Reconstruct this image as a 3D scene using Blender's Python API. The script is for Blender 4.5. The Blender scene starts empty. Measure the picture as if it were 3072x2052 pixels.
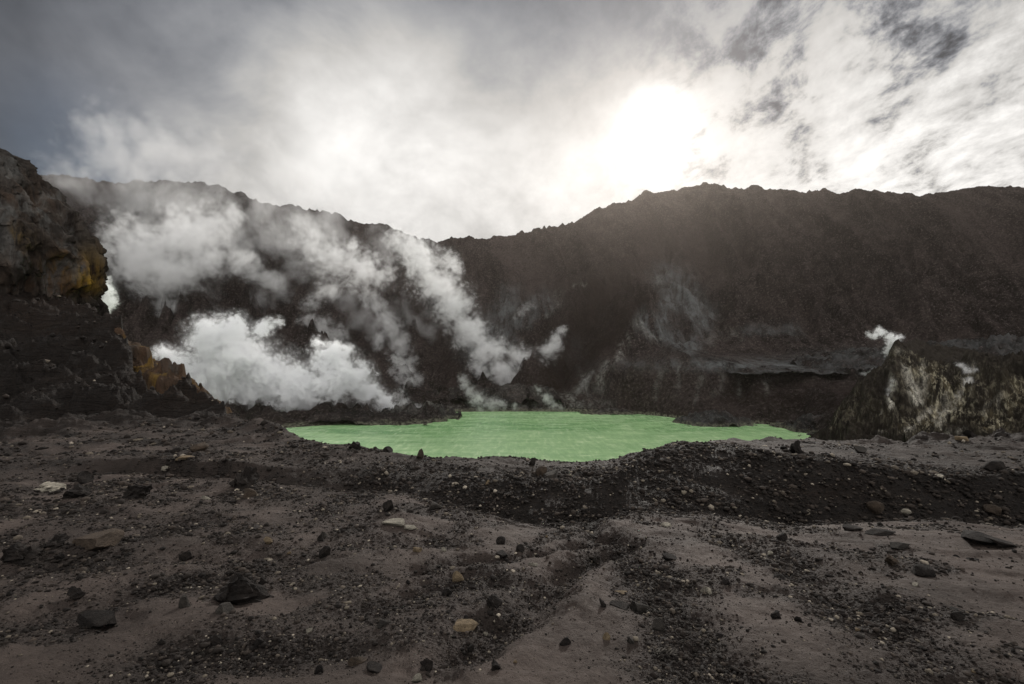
import bpy, bmesh, math, random
import numpy as np
from mathutils import Vector, Matrix
from mathutils import noise as mnoise

sc = bpy.context.scene
COL = sc.collection
PI = math.pi

# ------------------------------------------------------------------ camera
F = 483.0            # focal length in pixels of a 1024-wide picture
HZ = 362.0           # pixel row of the horizon
EYE = 1.7
cam_d = bpy.data.cameras.new('camera')
cam_d.sensor_width = 36.0
cam_d.lens = F / 1024 * 36.0
cam_d.shift_y = (HZ - 342.0) / 1024
cam_d.clip_start = 0.05
cam_d.clip_end = 20000
cam = bpy.data.objects.new('camera', cam_d)
COL.objects.link(cam)
cam.location = (0, 0, EYE)
cam.rotation_euler = (PI / 2, 0, 0)
sc.camera = cam

def at(px, py, Y):
    return Vector(((px - 512) / F * Y, Y, EYE + (HZ - py) / F * Y))

# ------------------------------------------------------------------ render and view
sc.render.engine = 'CYCLES'
sc.cycles.use_denoising = True
sc.cycles.max_bounces = 12
sc.cycles.diffuse_bounces = 2
sc.cycles.glossy_bounces = 2
sc.cycles.volume_bounces = 6
sc.cycles.transparent_max_bounces = 16
sc.cycles.volume_step_rate = 1.0
sc.cycles.volume_max_steps = 256
sc.cycles.sample_clamp_indirect = 6
sc.view_settings.view_transform = 'Standard'
sc.view_settings.look = 'None'
sc.view_settings.exposure = 0.3
sc.view_settings.gamma = 1.0

SUN = Vector(((655 - 512) / F, 1.0, (HZ - 131) / F)).normalized()
SUN_EL = math.asin(SUN.z)
SUN_AZ = math.atan2(SUN.x, SUN.y)

# ------------------------------------------------------------------ node helper
class NT:
    def __init__(s, tree):
        s.t = tree; tree.nodes.clear()
    def n(s, typ, inputs=None, **kw):
        nd = s.t.nodes.new(typ)
        for k, v in kw.items(): setattr(nd, k, v)
        if inputs:
            for k, v in inputs.items():
                sock = nd.inputs[k]
                if isinstance(v, bpy.types.NodeSocket): s.t.links.new(v, sock)
                else: sock.default_value = v
        return nd
    def m(s, op, a, b=None, c=None, clamp=False):
        ins = {0: a}
        if b is not None: ins[1] = b
        if c is not None: ins[2] = c
        nd = s.n('ShaderNodeMath', ins, operation=op); nd.use_clamp = clamp
        return nd.outputs[0]
    def vm(s, op, a, b=None, c=None):
        ins = {0: a}
        if b is not None: ins[1] = b
        if c is not None: ins[2] = c
        nd = s.n('ShaderNodeVectorMath', ins, operation=op)
        return nd.outputs['Value'] if op in ('DOT_PRODUCT', 'DISTANCE', 'LENGTH') else nd.outputs[0]
    def mr(s, v, a, b, c=0.0, d=1.0, interp='LINEAR'):
        nd = s.n('ShaderNodeMapRange', {0: v, 1: a, 2: b, 3: c, 4: d}, interpolation_type=interp)
        return nd.outputs[0]
    def noise(s, vec, scale, detail=4, rough=0.5, dist=0.0, out=0, lac=2.0):
        nd = s.n('ShaderNodeTexNoise', {'Vector': vec, 'Scale': scale, 'Detail': detail, 'Roughness': rough, 'Distortion': dist, 'Lacunarity': lac})
        return nd.outputs[out]
    def vor(s, vec, scale, feature='F1', out='Distance', **ins):
        d = {'Vector': vec, 'Scale': scale}; d.update(ins)
        return s.n('ShaderNodeTexVoronoi', d, feature=feature).outputs[out]
    def mix(s, f, a, b, blend='MIX'):
        nd = s.n('ShaderNodeMix', None, data_type='RGBA', blend_type=blend)
        for k, v in ((0, f), (6, a), (7, b)):
            if isinstance(v, bpy.types.NodeSocket): s.t.links.new(v, nd.inputs[k])
            else: nd.inputs[k].default_value = v if k == 0 else (v[0], v[1], v[2], 1.0)
        return nd.outputs[2]
    def ramp(s, f, stops, interp='LINEAR'):
        nd = s.n('ShaderNodeValToRGB', {0: f}); cr = nd.color_ramp; cr.interpolation = interp
        while len(cr.elements) < len(stops): cr.elements.new(0.5)
        for e, (p, c) in zip(cr.elements, stops):
            e.position = p; e.color = (c, c, c, 1) if not isinstance(c, tuple) else (*c, 1)
        return nd.outputs[0]
    def comb(s, x, y, z):
        return s.n('ShaderNodeCombineXYZ', {0: x, 1: y, 2: z}).outputs[0]

# ------------------------------------------------------------------ world: thin overcast with the sun behind it
world = bpy.data.worlds.new('World'); sc.world = world
world.use_nodes = True
w = NT(world.node_tree)
g = w.n('ShaderNodeTexCoord').outputs['Generated']
d = w.vm('NORMALIZE', g)
sep = w.n('ShaderNodeSeparateXYZ', {0: d})
dx, dy, dz = sep.outputs
dot = w.vm('DOT_PRODUCT', d, tuple(SUN))
sky = w.n('ShaderNodeTexSky', None, sky_type='NISHITA')
sky.sun_disc = False; sky.sun_elevation = SUN_EL; sky.sun_rotation = SUN_AZ
sky.dust_density = 2.0
zz = w.m('ADD', w.m('MAXIMUM', dz, 0.0), 0.30)
pl = w.comb(w.m('DIVIDE', dx, zz), w.m('DIVIDE', dy, zz), 0.0)
# rotate and stretch the cloud layer so that its streaks run up to the right
plr = w.n('ShaderNodeMapping', {0: pl, 2: (0, 0, math.radians(-38)), 3: (1.0, 0.72, 1.0)}).outputs[0]
big = w.noise(plr, 3.0, 8, 0.58, 0.2)
mid = w.noise(plr, 10.0, 9, 0.64, 0.15)
veil = w.noise(w.n('ShaderNodeMapping', {0: d, 2: (0, math.radians(25), math.radians(20)), 3: (1.0, 1.0, 1.5)}).outputs[0], 3.4, 9, 0.58, 0.25)
soft = w.noise(d, 2.1, 5, 0.5, 0.2)
lumA = w.ramp(w.mr(dot, -1, 1), [(0.0, 1.15), (0.5, 1.05), (0.66, 0.45), (0.74, 0.10), (0.785, 0.13), (0.86, 0.43), (0.92, 0.78), (0.96, 0.80), (0.99, 0.76)])
lumB = w.ramp(dz, [(0.0, 1.0), (0.30, 1.0), (0.40, 0.86), (0.50, 0.56), (0.60, 0.30), (0.80, 2.2)])
unseen = w.mr(dot, 0.42, 0.20)
side_ = w.mr(dx, -0.8, 0.8, 0.45, 1.9)
lum = w.m('MULTIPLY', w.m('MULTIPLY', lumA, lumB), w.m('ADD', w.m('SUBTRACT', 1.0, unseen), w.m('MULTIPLY', unseen, side_)))
# sun veiled by cloud
core = w.m('MULTIPLY', w.m('POWER', w.m('MAXIMUM', dot, 0.0), 900.0), 2.0)
halo = w.m('MULTIPLY', w.m('POWER', w.m('MAXIMUM', dot, 0.0), 110.0), 0.12)
# cloud texture, stronger away to the right, soft to the left
right = w.mr(dx, 0.16, 0.45, 0.0, 1.0, 'SMOOTHSTEP')
left = w.mr(dx, -0.45, 0.1, 1.0, 0.25, 'SMOOTHSTEP')
tex = w.m('MULTIPLY', w.mr(soft, 0.3, 0.7, -0.40, 0.40), w.m('ADD', left, 0.1))
tex = w.m('ADD', tex, w.m('MULTIPLY', w.mr(veil, 0.3, 0.7, -0.50, 0.50), w.mr(dx, -0.2, 0.4, 0.9, 0.4)))
tex = w.m('ADD', tex, w.m('MULTIPLY', w.mr(mid, 0.3, 0.7, -0.55, 0.55), w.mr(dx, -0.1, 0.3, 0.10, 0.9)))
tex = w.m('MULTIPLY', tex, w.mr(dot, 0.93, 0.985, 1.0, 0.45))
lum2 = w.m('MULTIPLY', lum, w.m('ADD', tex, 1.0))
# gaps of darker sky between the clouds
gap = w.m('ADD', w.m('MULTIPLY', big, 0.36), w.m('MULTIPLY', mid, 0.64))
gap = w.m('ADD', gap, w.mr(dz, 0.28, 0.60, 0.055, -0.03))
gap = w.mr(gap, 0.53, 0.39, 0.0, 1.0, 'SMOOTHSTEP')
gap = w.m('MULTIPLY', gap, right)
# small blue gap low on the left
lg = w.vm('DISTANCE', d, tuple(Vector(((70 - 512) / F, 1, (HZ - 150) / F)).normalized()))
lgap = w.m('MULTIPLY', w.mr(lg, 0.02, 0.14, 1.0, 0.0, 'SMOOTHSTEP'), w.mr(soft, 0.40, 0.55, 0.2, 0.9))
gapf = w.m('MULTIPLY', lgap, 0.6)
lum3 = w.m('ADD', w.m('MULTIPLY', lum2, w.m('MULTIPLY_ADD', gap, -0.80, 1.0)), w.m('MULTIPLY', w.m('ADD', core, halo), w.m('MULTIPLY_ADD', gap, -0.5, 1.0)))
tint = w.mix(w.mr(lum3, 0.05, 0.5), (0.80, 0.88, 1.04), (1.0, 0.98, 0.95))
ccol = w.vm('SCALE', tint); ccol.node.inputs['Scale'].default_value = 1.0
w.t.links.new(lum3, ccol.node.inputs['Scale'])
below = w.mr(dz, -0.02, -0.12, 1.0, 0.06)
ccol2 = w.vm('SCALE', ccol); w.t.links.new(below, ccol2.node.inputs['Scale'])
bg_sky = w.n('ShaderNodeBackground', {0: sky.outputs[0], 1: 0.05})
bg_cl = w.n('ShaderNodeBackground', {0: ccol2, 1: 1.0})
mx = w.n('ShaderNodeMixShader', {0: gapf, 1: bg_cl.outputs[0], 2: bg_sky.outputs[0]})
w.n('ShaderNodeOutputWorld', {0: mx.outputs[0]})

# ------------------------------------------------------------------ sun
sun_d = bpy.data.lights.new('sun', 'SUN')
sun_d.energy = 3.0; sun_d.angle = math.radians(2.5); sun_d.color = (1.0, 0.95, 0.88)
sun = bpy.data.objects.new('sun', sun_d); COL.objects.link(sun)
sun.rotation_euler = SUN.to_track_quat('Z', 'Y').to_euler()
sun.location = (200, 400, 400)

# ------------------------------------------------------------------ helpers: tagging, meshes, noise
def tag(o, label=None, cat=None, group=None, kind=None):
    if label: o['label'] = label
    if cat: o['category'] = cat
    if group: o['group'] = group
    if kind: o['kind'] = kind
    return o

def mesh_obj(name, v, f, mat, smooth=True, parent=None):
    me = bpy.data.meshes.new(name)
    v = np.asarray(v, np.float32); f = np.asarray(f, np.int32)
    me.vertices.add(len(v)); me.vertices.foreach_set('co', v.ravel())
    k = f.shape[1]
    me.loops.add(f.size); me.loops.foreach_set('vertex_index', f.ravel())
    me.polygons.add(len(f)); me.polygons.foreach_set('loop_start', np.arange(0, f.size, k, dtype=np.int32))
    me.polygons.foreach_set('loop_total', np.full(len(f), k, np.int32))
    if smooth: me.polygons.foreach_set('use_smooth', np.ones(len(f), bool))
    me.update(calc_edges=True)
    o = bpy.data.objects.new(name, me); COL.objects.link(o)
    if mat: me.materials.append(mat)
    if parent: o.parent = parent
    return o

def vattr(o, name, arr):
    a = o.data.attributes.new(name, 'FLOAT', 'POINT')
    a.data.foreach_set('value', np.asarray(arr, np.float32).ravel())

def grid_faces(nr, nc, wrap=False):
    i = np.arange(nr - 1)[:, None]; j = np.arange(nc if wrap else nc - 1)[None, :]
    j2 = (j + 1) % nc
    a = i * nc + j; b = i * nc + j2; c = (i + 1) * nc + j2; dd = (i + 1) * nc + j
    return np.stack([a, b, c, dd], -1).reshape(-1, 4)

rs = np.random.RandomState(7)
_P = rs.permutation(1024).astype(np.int32); _P = np.concatenate([_P, _P])
_G = rs.uniform(0, 2 * PI, 1024); _GX, _GY = np.cos(_G).astype(np.float32), np.sin(_G).astype(np.float32)
def pn(x, y, seed=0):
    x = np.asarray(x) + seed * 17.31; y = np.asarray(y) + seed * 9.77
    fx_ = np.floor(x); fy_ = np.floor(y)
    xf = (x - fx_).astype(np.float32); yf = (y - fy_).astype(np.float32)
    xi = fx_.astype(np.int32) & 1023; yi = fy_.astype(np.int32) & 1023
    u = xf * xf * xf * (xf * (xf * 6 - 15) + 10); v = yf * yf * yf * (yf * (yf * 6 - 15) + 10)
    def gr(ix, iy, fx, fy):
        h = _P[_P[ix] + iy]
        return _GX[h] * fx + _GY[h] * fy
    x1 = (xi + 1) & 1023; y1 = (yi + 1) & 1023
    a = gr(xi, yi, xf, yf); b = gr(x1, yi, xf - 1, yf)
    c = gr(xi, y1, xf, yf - 1); dd = gr(x1, y1, xf - 1, yf - 1)
    return ((a + u * (b - a)) * (1 - v) + (c + u * (dd - c)) * v) * 1.5
def fbm(x, y, oct=5, gain=0.5, seed=0, lac=2.03):
    s = 0; a = 1
    for k in range(oct):
        s = s + a * pn(x, y, seed + k * 3.1); x = x * lac; y = y * lac; a *= gain
    return s
def ridged(x, y, oct=5, gain=0.5, seed=0, lac=2.07):
    s = 0; a = 1; wgt = 1
    for k in range(oct):
        r = 1 - np.abs(pn(x, y, seed + k * 3.7)); r = r * r * wgt
        s = s + a * r; wgt = np.clip(r * 1.6, 0, 1); x = x * lac; y = y * lac; a *= gain
    return s
def sstep(x, a, b):
    t = np.clip((x - a) / (b - a), 0, 1); return t * t * (3 - 2 * t)

def smooth_interp(x, xs, ys):
    """monotone cubic through the stations"""
    xs = np.asarray(xs, float); ys = np.asarray(ys, float)
    h = np.diff(xs); dl = np.diff(ys) / h
    m = np.zeros(len(xs)); m[0] = dl[0]; m[-1] = dl[-1]
    for i in range(1, len(xs) - 1):
        m[i] = 0 if dl[i - 1] * dl[i] <= 0 else 2 * dl[i - 1] * dl[i] / (dl[i - 1] + dl[i])
    x = np.clip(x, xs[0], xs[-1]); i = np.clip(np.searchsorted(xs, x) - 1, 0, len(h) - 1)
    t = (x - xs[i]) / h[i]
    return ((2*t**3 - 3*t**2 + 1) * ys[i] + (t**3 - 2*t**2 + t) * h[i] * m[i] + (-2*t**3 + 3*t**2) * ys[i+1] + (t**3 - t**2) * h[i] * m[i+1])

def loft(px, Y, lines, soft=0.0):
    """height over the plan point (column px, depth Y) from feature lines, each a list of (px, row, depth) running across the place"""
    Ys, Zs = [], []
    for L in lines:
        L = np.array(L, float)
        Yl = smooth_interp(px, L[:, 0], L[:, 2]); yl = smooth_interp(px, L[:, 0], L[:, 1])
        Ys.append(Yl); Zs.append(EYE + (HZ - yl) / F * Yl)
    out = Zs[0].copy()
    for k in range(len(Ys) - 1):
        t = (Y - Ys[k]) / np.maximum(Ys[k+1] - Ys[k], 1e-3)
        seg = Zs[k] + (Zs[k+1] - Zs[k]) * np.clip(t, 0, 1)
        out = np.where(t > 0, seg, out)
    return out

def polydist(x, y, pts):
    """distance to a polyline in plan, and the polyline's own height there; pts are 3D"""
    best = np.full(np.shape(x), 1e9); zb = np.zeros(np.shape(x)); sb = np.zeros(np.shape(x)); s0 = 0
    for a, b in zip(pts[:-1], pts[1:]):
        ax, ay, az = a; bx, by, bz = b
        L2 = (bx-ax)**2 + (by-ay)**2
        t = np.clip(((x-ax)*(bx-ax) + (y-ay)*(by-ay)) / L2, 0, 1)
        dd = np.hypot(x-ax-t*(bx-ax), y-ay-t*(by-ay))
        k = dd < best
        best = np.where(k, dd, best); zb = np.where(k, az + t*(bz-az), zb); sb = np.where(k, s0 + t*math.sqrt(L2), sb)
        s0 += math.sqrt(L2)
    return best, zb, sb

def zrow(px, row, Y): return EYE + (HZ - row) / F * Y
def row_of_z(z, Y): return HZ - (z - EYE) * F / Y

# ------------------------------------------------------------------ materials
def new_mat(name):
    m = bpy.data.materials.new(name); m.use_nodes = True
    return m, NT(m.node_tree)

def mat_ground():
    m, n = new_mat('volcanic ash soil')
    p = n.n('ShaderNodeNewGeometry').outputs['Position']
    rub = n.n('ShaderNodeAttribute', None, attribute_name='rubble').outputs['Fac']
    rust = n.n('ShaderNodeAttribute', None, attribute_name='rust').outputs['Fac']
    a = n.noise(p, 0.55, 6, 0.6)
    b = n.noise(p, 9.0, 8, 0.7)
    c = n.noise(p, 60.0, 5, 0.7)
    col = n.mix(n.mr(a, 0.35, 0.65), (0.036, 0.0265, 0.0222), (0.092, 0.0700, 0.0600))
    col = n.mix(n.mr(b, 0.35, 0.7), col, n.mix(0.5, col, (0.020, 0.016, 0.014)))
    col = n.mix(n.mr(rub, 0.1, 0.8, 0.0, 0.9), col, n.mix(n.mr(b, 0.3, 0.7), (0.008, 0.0062, 0.0055), (0.026, 0.0205, 0.018)))
    col = n.mix(n.m('MULTIPLY', n.mr(c, 0.55, 0.75, 0.0, 0.5), 1.0), col, (0.020, 0.018, 0.016))
    col = n.mix(n.mr(c, 0.62, 0.7, 0.0, 0.0), col, (0.3, 0.28, 0.25))
    col = n.mix(n.m('MULTIPLY', rust, n.mr(b, 0.3, 0.6)), col, (0.085, 0.040, 0.018))
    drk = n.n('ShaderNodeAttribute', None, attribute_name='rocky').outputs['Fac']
    col = n.mix(n.m('MULTIPLY', drk, 0.85), col, n.mix(n.mr(b, 0.35, 0.68), (0.005, 0.0038, 0.0032), (0.025, 0.0195, 0.0165)))  # dark rock tone; on the gully bank it paints in the shade
    v = n.vor(p, 38.0, 'F1')
    h = n.m('ADD', n.m('MULTIPLY', b, 0.05), n.m('MULTIPLY', c, 0.014))
    h = n.m('ADD', h, n.m('MULTIPLY', n.noise(p, 220.0, 3, 0.6), 0.004))
    h = n.m('ADD', h, n.m('MULTIPLY', n.m('MULTIPLY', v, rub), -0.03))
    lay = n.noise(n.n('ShaderNodeMapping', {0: p, 3: (0.5, 0.5, 2.6)}).outputs[0], 1.3, 8, 0.7, 0.6)
    h = n.m('ADD', h, n.m('MULTIPLY', n.m('MULTIPLY', lay, drk), 0.55))
    bump = n.n('ShaderNodeBump', {'Height': h, 'Strength': 1.0, 'Distance': 1.3})
    bs = n.n('ShaderNodeBsdfPrincipled', {'Base Color': col, 'Roughness': n.mr(b, 0.3, 0.7, 0.65, 0.9), 'Normal': bump.outputs[0], 'Specular IOR Level': 0.14})
    n.n('ShaderNodeOutputMaterial', {0: bs.outputs[0]})
    return m

def mat_wall():
    m, n = new_mat('weathered crater rock')
    p = n.n('ShaderNodeNewGeometry').outputs['Position']
    pale = n.n('ShaderNodeAttribute', None, attribute_name='pale').outputs['Fac']
    ash = n.n('ShaderNodeAttribute', None, attribute_name='ash').outputs['Fac']
    st = n.n('ShaderNodeMapping', {0: p, 3: (1.0, 0.5, 0.22)}).outputs[0]
    a = n.noise(p, 0.011, 6, 0.6)
    b = n.noise(st, 0.12, 9, 0.72, 0.4)
    c = n.noise(p, 0.55, 6, 0.75)
    e = n.noise(p, 0.075, 9, 0.78, 0.3)
    col = n.mix(n.mr(a, 0.35, 0.65), (0.026, 0.018, 0.0155), (0.070, 0.053, 0.049))
    col = n.mix(n.mr(b, 0.35, 0.7), (0.005, 0.004, 0.0035), col)
    big_ = n.noise(p, 0.028, 6, 0.62, 0.5)
    col = n.mix(n.mr(big_, 0.40, 0.60, 0.75, 0.0), col, (0.006, 0.0048, 0.0042))
    col = n.mix(n.mr(e, 0.48, 0.68, 0.0, 0.7), col, (0.090, 0.070, 0.066))
    col = n.mix(n.mr(c, 0.53, 0.66, 0.0, 0.8), col, (0.16, 0.13, 0.122))
    col = n.mix(n.mr(c, 0.46, 0.34, 0.0, 0.7), col, (0.008, 0.007, 0.006))
    scr = n.n('ShaderNodeAttribute', None, attribute_name='scree').outputs['Fac']
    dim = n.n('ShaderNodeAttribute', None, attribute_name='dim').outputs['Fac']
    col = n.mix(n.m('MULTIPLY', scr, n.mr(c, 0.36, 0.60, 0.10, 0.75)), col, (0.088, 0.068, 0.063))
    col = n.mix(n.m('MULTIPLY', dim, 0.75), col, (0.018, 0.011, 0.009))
    col = n.mix(n.m('MULTIPLY', n.m('MULTIPLY', ash, n.mr(b, 0.38, 0.58, 0.05, 1.0)), n.mr(n.noise(p, 0.09, 8, 0.7, 0.5), 0.36, 0.56, .25, 1.0)), col, (0.165, 0.175, 0.178))
    col = n.mix(n.m('MULTIPLY', n.m('MULTIPLY', pale, n.mr(b, 0.40, 0.60, 0.0, 1.0)), n.mr(n.noise(p, 0.30, 8, 0.75, 0.6), 0.40, 0.58)), col, (0.36, 0.36, 0.33))
    pz = n.n('ShaderNodeSeparateXYZ', {0: p}).outputs[2]
    band = n.mr(n.m('ADD', pz, n.m('MULTIPLY', n.noise(p, .12, 4, .6), -2.4)), -32.2, -31.2, 1.0, 0.0)
    col = n.mix(n.m('MULTIPLY', band, n.mr(c, 0.42, 0.6)), col, (0.22, 0.22, 0.16))
    h = n.m('ADD', n.m('MULTIPLY', b, 8.0), n.m('MULTIPLY', c, 3.0))
    h = n.m('ADD', h, n.m('MULTIPLY', n.noise(p, 2.2, 4, 0.7), 0.4))
    bump = n.n('ShaderNodeBump', {'Height': h, 'Strength': 1.0, 'Distance': 1.0})
    bs = n.n('ShaderNodeBsdfPrincipled', {'Base Color': col, 'Roughness': 0.95, 'Normal': bump.outputs[0], 'Specular IOR Level': 0.05})
    n.n('ShaderNodeOutputMaterial', {0: bs.outputs[0]})
    return m

def mat_mound():
    m, n = new_mat('sulphur crusted rock')
    p = n.n('ShaderNodeNewGeometry').outputs['Position']
    pale = n.n('ShaderNodeAttribute', None, attribute_name='pale').outputs['Fac']
    crust = n.n('ShaderNodeAttribute', None, attribute_name='crust').outputs['Fac']
    st = n.n('ShaderNodeMapping', {0: p, 2: (0, math.radians(34), 0), 3: (1.2, 0.7, 0.36)}).outputs[0]
    b = n.noise(st, 0.9, 10, 0.74, 0.3)
    b2 = n.noise(st, 0.34, 10, 0.74, 0.4)
    c = n.noise(p, 2.2, 6, 0.75)
    col = n.mix(n.mr(b, 0.36, 0.66), (0.011, 0.009, 0.0075), (0.045, 0.038, 0.031))
    col = n.mix(n.m('MULTIPLY', crust, n.mr(b2, 0.46, 0.60)), col, (0.12, 0.098, 0.060))
    col = n.mix(n.m('MULTIPLY', crust, n.mr(b, 0.51, 0.62)), col, (0.52, 0.47, 0.34))
    col = n.mix(n.m('MULTIPLY', n.m('MULTIPLY', pale, n.mr(b, 0.36, 0.56)), n.mr(c, 0.34, 0.54)), col, (0.78, 0.74, 0.64))
    h = n.m('ADD', n.m('MULTIPLY', b, 1.2), n.m('MULTIPLY', c, 0.4))
    bump = n.n('ShaderNodeBump', {'Height': h, 'Strength': 1.0, 'Distance': 1.0})
    bs = n.n('ShaderNodeBsdfPrincipled', {'Base Color': col, 'Roughness': 0.95, 'Normal': bump.outputs[0], 'Specular IOR Level': 0.05})
    n.n('ShaderNodeOutputMaterial', {0: bs.outputs[0]})
    return m

def mat_cliff():
    m, n = new_mat('ochre stained cliff rock')
    p = n.n('ShaderNodeNewGeometry').outputs['Position']
    ylw = n.n('ShaderNodeAttribute', None, attribute_name='sulphur').outputs['Fac']
    rust = n.n('ShaderNodeAttribute', None, attribute_name='rust').outputs['Fac']
    st = n.n('ShaderNodeMapping', {0: p, 3: (1.0, 1.0, 0.3)}).outputs[0]
    b = n.noise(st, 0.8, 9, 0.68, 0.6)
    b2 = n.noise(st, 0.3, 7, 0.6, 1.2)
    c = n.noise(p, 5.0, 7, 0.72)
    col = n.mix(n.mr(b, 0.36, 0.64), (0.013, 0.011, 0.0095), (0.060, 0.054, 0.049))
    col = n.mix(n.m('MULTIPLY', n.mr(b2, 0.52, 0.66), 0.8), col, (0.12, 0.12, 0.115))
    col = n.mix(n.m('MULTIPLY', rust, n.mr(b, 0.35, 0.6, 0.2, 0.95)), col, (0.070, 0.036, 0.017))
    col = n.mix(n.m('MULTIPLY', ylw, n.mr(b, 0.40, 0.60, 0.0, 1.0)), col, (0.22, 0.135, 0.020))
    col = n.mix(n.mr(c, 0.55, 0.75, 0.0, 0.6), col, (0.02, 0.018, 0.016))
    h = n.m('ADD', n.m('MULTIPLY', b, 0.7), n.m('MULTIPLY', c, 0.14))
    bump = n.n('ShaderNodeBump', {'Height': h, 'Strength': 0.9, 'Distance': 1.0})
    bs = n.n('ShaderNodeBsdfPrincipled', {'Base Color': col, 'Roughness': 0.9, 'Normal': bump.outputs[0], 'Specular IOR Level': 0.08})
    n.n('ShaderNodeOutputMaterial', {0: bs.outputs[0]})
    return m

def mat_water():
    m, n = new_mat('milky green acid water')
    p = n.n('ShaderNodeNewGeometry').outputs['Position']
    st = n.n('ShaderNodeMapping', {0: p, 3: (0.35, 1.0, 1.0)}).outputs[0]
    a = n.noise(st, 0.03, 6, 0.6, 0.8)
    b = n.noise(st, 0.22, 8, 0.7, 0.5)
    gr = n.noise(n.n('ShaderNodeMapping', {0: p, 3: (1.0, 0.16, 1.0)}).outputs[0], 0.5, 6, 0.75)
    col = n.mix(n.mr(a, 0.38, 0.62), (0.125, 0.31, 0.105), (0.34, 0.55, 0.25))
    lg_ = n.noise(st, 0.011, 3, 0.5, 0.5)  # pale patches below put steam and sky reflections into the water colour
    col = n.mix(n.mr(lg_, 0.44, 0.60, 0.0, 0.5), col, (0.48, 0.66, 0.36))
    col = n.mix(n.mr(b, 0.50, 0.66, 0.0, 0.7), col, (0.60, 0.76, 0.46))
    col = n.mix(n.mr(gr, 0.36, 0.60, 0.40, 0.0), col, (0.13, 0.30, 0.12))
    col = n.mix(n.mr(gr, 0.55, 0.68, 0.0, 0.5), col, (0.60, 0.70, 0.48))
    h = n.m('ADD', n.m('MULTIPLY', n.noise(st, 1.1, 4, 0.6), 0.30), n.m('MULTIPLY', n.noise(p, 5.0, 3, 0.6), 0.05))
    bump = n.n('ShaderNodeBump', {'Height': h, 'Strength': 0.8, 'Distance': 1.0})
    bs = n.n('ShaderNodeBsdfPrincipled', {'Base Color': col, 'Roughness': 0.2, 'IOR': 1.33, 'Normal': bump.outputs[0], 'Specular IOR Level': 0.5})
    n.n('ShaderNodeOutputMaterial', {0: bs.outputs[0]})
    return m

def mat_rock(name, dark, light, scale=14.0):
    m, n = new_mat(name)
    p = n.n('ShaderNodeTexCoord').outputs['Object']
    rnd = n.n('ShaderNodeObjectInfo').outputs['Random']
    a = n.noise(p, scale * 0.25, 7, 0.7)
    b = n.noise(p, scale, 6, 0.7)
    col = n.mix(n.mr(a, 0.35, 0.65), dark, light)
    col = n.mix(n.mr(b, 0.5, 0.7, 0.0, 0.6), col, tuple(x * 0.35 for x in dark))
    hs = n.n('ShaderNodeHueSaturation', {'Color': col, 'Value': n.mr(rnd, 0, 1, 0.75, 1.25)}).outputs[0]
    h = n.m('ADD', n.m('MULTIPLY', a, 0.25), n.m('MULTIPLY', b, 0.07))
    bump = n.n('ShaderNodeBump', {'Height': h, 'Strength': 0.8, 'Distance': 0.25})
    bs = n.n('ShaderNodeBsdfPrincipled', {'Base Color': hs, 'Roughness': 0.9, 'Normal': bump.outputs[0], 'Specular IOR Level': 0.18})
    n.n('ShaderNodeOutputMaterial', {0: bs.outputs[0]})
    return m

def mat_gravel():
    m, n = new_mat('loose volcanic gravel')
    p = n.n('ShaderNodeNewGeometry').outputs['Position']
    t = n.n('ShaderNodeAttribute', None, attribute_name='tone').outputs['Fac']
    col = n.ramp(t, [(0.0, (0.006, 0.0046, 0.004)), (0.60, (0.020, 0.0155, 0.013)), (0.90, (0.050, 0.039, 0.032)), (0.97, (0.13, 0.11, 0.085)), (1.0, (0.30, 0.26, 0.21))])
    b = n.noise(p, 40.0, 5, 0.7)
    col = n.mix(n.mr(b, 0.45, 0.7, 0.0, 0.6), col, (0.02, 0.018, 0.016))
    bump = n.n('ShaderNodeBump', {'Height': b, 'Strength': 0.6, 'Distance': 0.02})
    bs = n.n('ShaderNodeBsdfPrincipled', {'Base Color': col, 'Roughness': 0.92, 'Normal': bump.outputs[0], 'Specular IOR Level': 0.15})
    n.n('ShaderNodeOutputMaterial', {0: bs.outputs[0]})
    return m

M_ground = mat_ground(); M_wall = mat_wall(); M_mound = mat_mound(); M_cliff = mat_cliff(); M_water = mat_water()

LAKE_Z = -32.0
def shore_Y(row): return (EYE - LAKE_Z) * F / (row - HZ)

# ------------------------------------------------------------------ far terrain: the crater wall with its spurs and bench
XS = [-400, 0, 57, 116, 205, 227, 301, 395, 430, 452, 480, 524, 567, 620, 646, 742, 781, 912, 1024, 1400]
crest_rows = [150, 168, 176, 181, 185, 192, 207, 228, 240, 241, 240, 231, 222, 202, 193, 187, 190, 192, 188, 176]
crest_Y = [480, 540, 560, 570, 580, 585, 600, 620, 630, 630, 635, 645, 655, 665, 670, 670, 665, 640, 610, 520]
CREST = list(zip(XS, crest_rows, crest_Y))
def shore_line(k=1.0, dz=0.0):
    pts = [(-400, 440), (150, 436), (230, 432), (285, 428), (340, 424), (390, 420), (418, 417), (432, 412), (520, 411.5), (600, 412), (660, 416), (700, 421), (760, 424), (800, 428), (815, 434), (840, 444), (900, 452), (1400, 460)]
    return [(px, row_of_z(LAKE_Z + dz, shore_Y(r) * k), shore_Y(r) * k) for px, r in pts]
bench_top = [(-400, 400, 300), (0, 405, 310), (230, 412, 300), (300, 410, 300), (390, 408, 305), (425, 402, 318), (470, 400, 350), (520, 400, 350), (560, 396, 345), (600, 392, 338), (626, 368, 322), (645, 358, 320), (687, 359, 316), (725, 363, 308), (767, 372, 296), (820, 377, 280), (866, 380, 268), (900, 386, 262), (1024, 384, 255), (1400, 384, 240)]
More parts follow.
